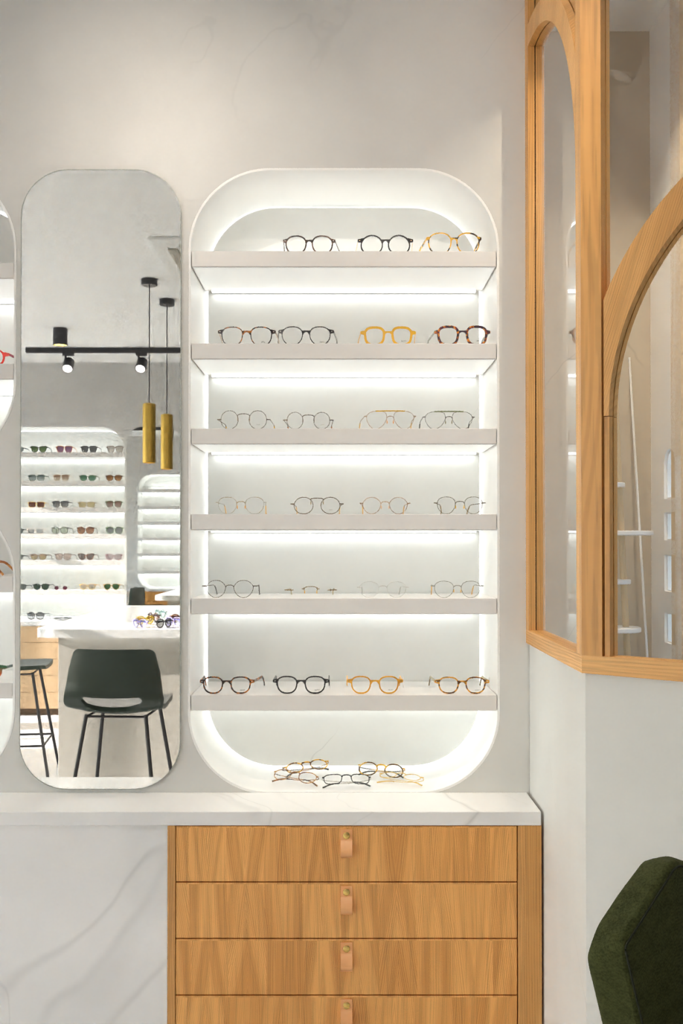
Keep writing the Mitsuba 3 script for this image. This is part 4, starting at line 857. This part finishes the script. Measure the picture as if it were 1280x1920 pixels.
ax0, ay1, ay0 = A0[0], A0[1], A0[1] - .78
put("panel", bbox(ax0, ax0 + .78, ay0, ay1, CEIL - .018, CEIL, .006), "ac_plastic", ac)
put("louver", bbox(ax0 + .075, ax0 + .125, ay0 + .14, ay1 - .14, CEIL - .026, CEIL - .016, .003), "ac_louver", ac, label="beige louver")
put("louver", bbox(ax0 + .14, ax0 + .64, ay1 - .125, ay1 - .075, CEIL - .026, CEIL - .016, .003), "ac_louver", ac)
# a second track above the display wall carries the spots that light it
YT2 = D - 1.05
k = thing("lighting_track", "black ceiling lighting track above the worktop, out of view", "track")
put("rail", box(-3.2, 0.9, YT2 - .018, YT2 + .018, CEIL - .036, CEIL), "black_metal", k)
for xs, tgt, lum, cone in ((-.45, (-.47, D, 2.33), K_SPOT * .40, 29), (-1.5, (-1.5, D, 1.6), K_SPOT * .35, 30), (-1.9, (.47, 2.25, .95), K_SPOT * .45, 20), (-.25, (-.50, D - .10, .74), K_SPOT * .13, 30), (.20, (.16, D - .10, .74), K_SPOT * .13, 30), (.10, (.30, D, 2.1), K_SPOT * .22, 46), (0.38, (.06, D, 1.0), K_SPOT * .26, 40)):
    spotlight(xs, YT2, tgt, "black track spotlight out of view, " + ("above the tall mirror", "above the left niches", "aimed at the low partition wall", "aimed at the worktop's left", "aimed at the worktop's right", "nearest the partition arch", "above the tall niche")[used.get("track_spotlight", 0) - 2], lum, 2.0, cone, 0.45)
for x, y in ((.9, .3), (.12, 1.25), (.6, -1.6), (-2.2, 1.6)):
    downlight(x, y, "black cylinder ceiling downlight out of view, " + ("over the right side", "over the tall niche", "behind the camera", "over the street side")[used.get("ceiling_downlight", 0) - 1], K_DOWN, 1.5)

downlight(.70, 2.36, "black cylinder ceiling downlight of the bay behind the glass, out of view", K_DOWN * .6, 1.0, (1.0, .86, .66), beam=2.1, cut=56.0)
# ------------------------------------------------------------------ display stand and cord behind the glass
stn = thing("display_stand", "slim wooden pole with white round shelves behind the arched glass", "display stand")
PB, PT = np.array([.787, 2.62, 0.0]), np.array([.705, 2.62, 1.80])
put("pole", cyl(PB, PT, .0085, 16), "pole_wood", stn, smooth=40)
for z, r, off in ((1.147, .060, -.023), (1.270, .045, -.028), (1.395, .075, .005), (1.519, .043, -.029)):
    c = PB + (PT - PB) * z / 1.8 + np.array([off, 0, 0])
    put("round_shelf", lathe([(0, z - .006), (r - .002, z - .006), (r, z - .004), (r, z + .004), (r - .002, z + .006), (0, z + .006)], 32, (c[0], c[1], 0)), "white_paint", stn, smooth=30)
put("foot", lathe([(0, 0), (.15, 0), (.15, .012), (.02, .02), (0, .02)], 32, (PB[0], PB[1], 0)), "white_paint", stn)
rd = thing("white_rod", "thin white rod leaning on the wall behind the arched glass", "rod")
put("rod", cyl((.785, 2.40, .0035), (.823, 2.8935, 1.90), .0032, 10), "aluminium_white", rd, smooth=40)
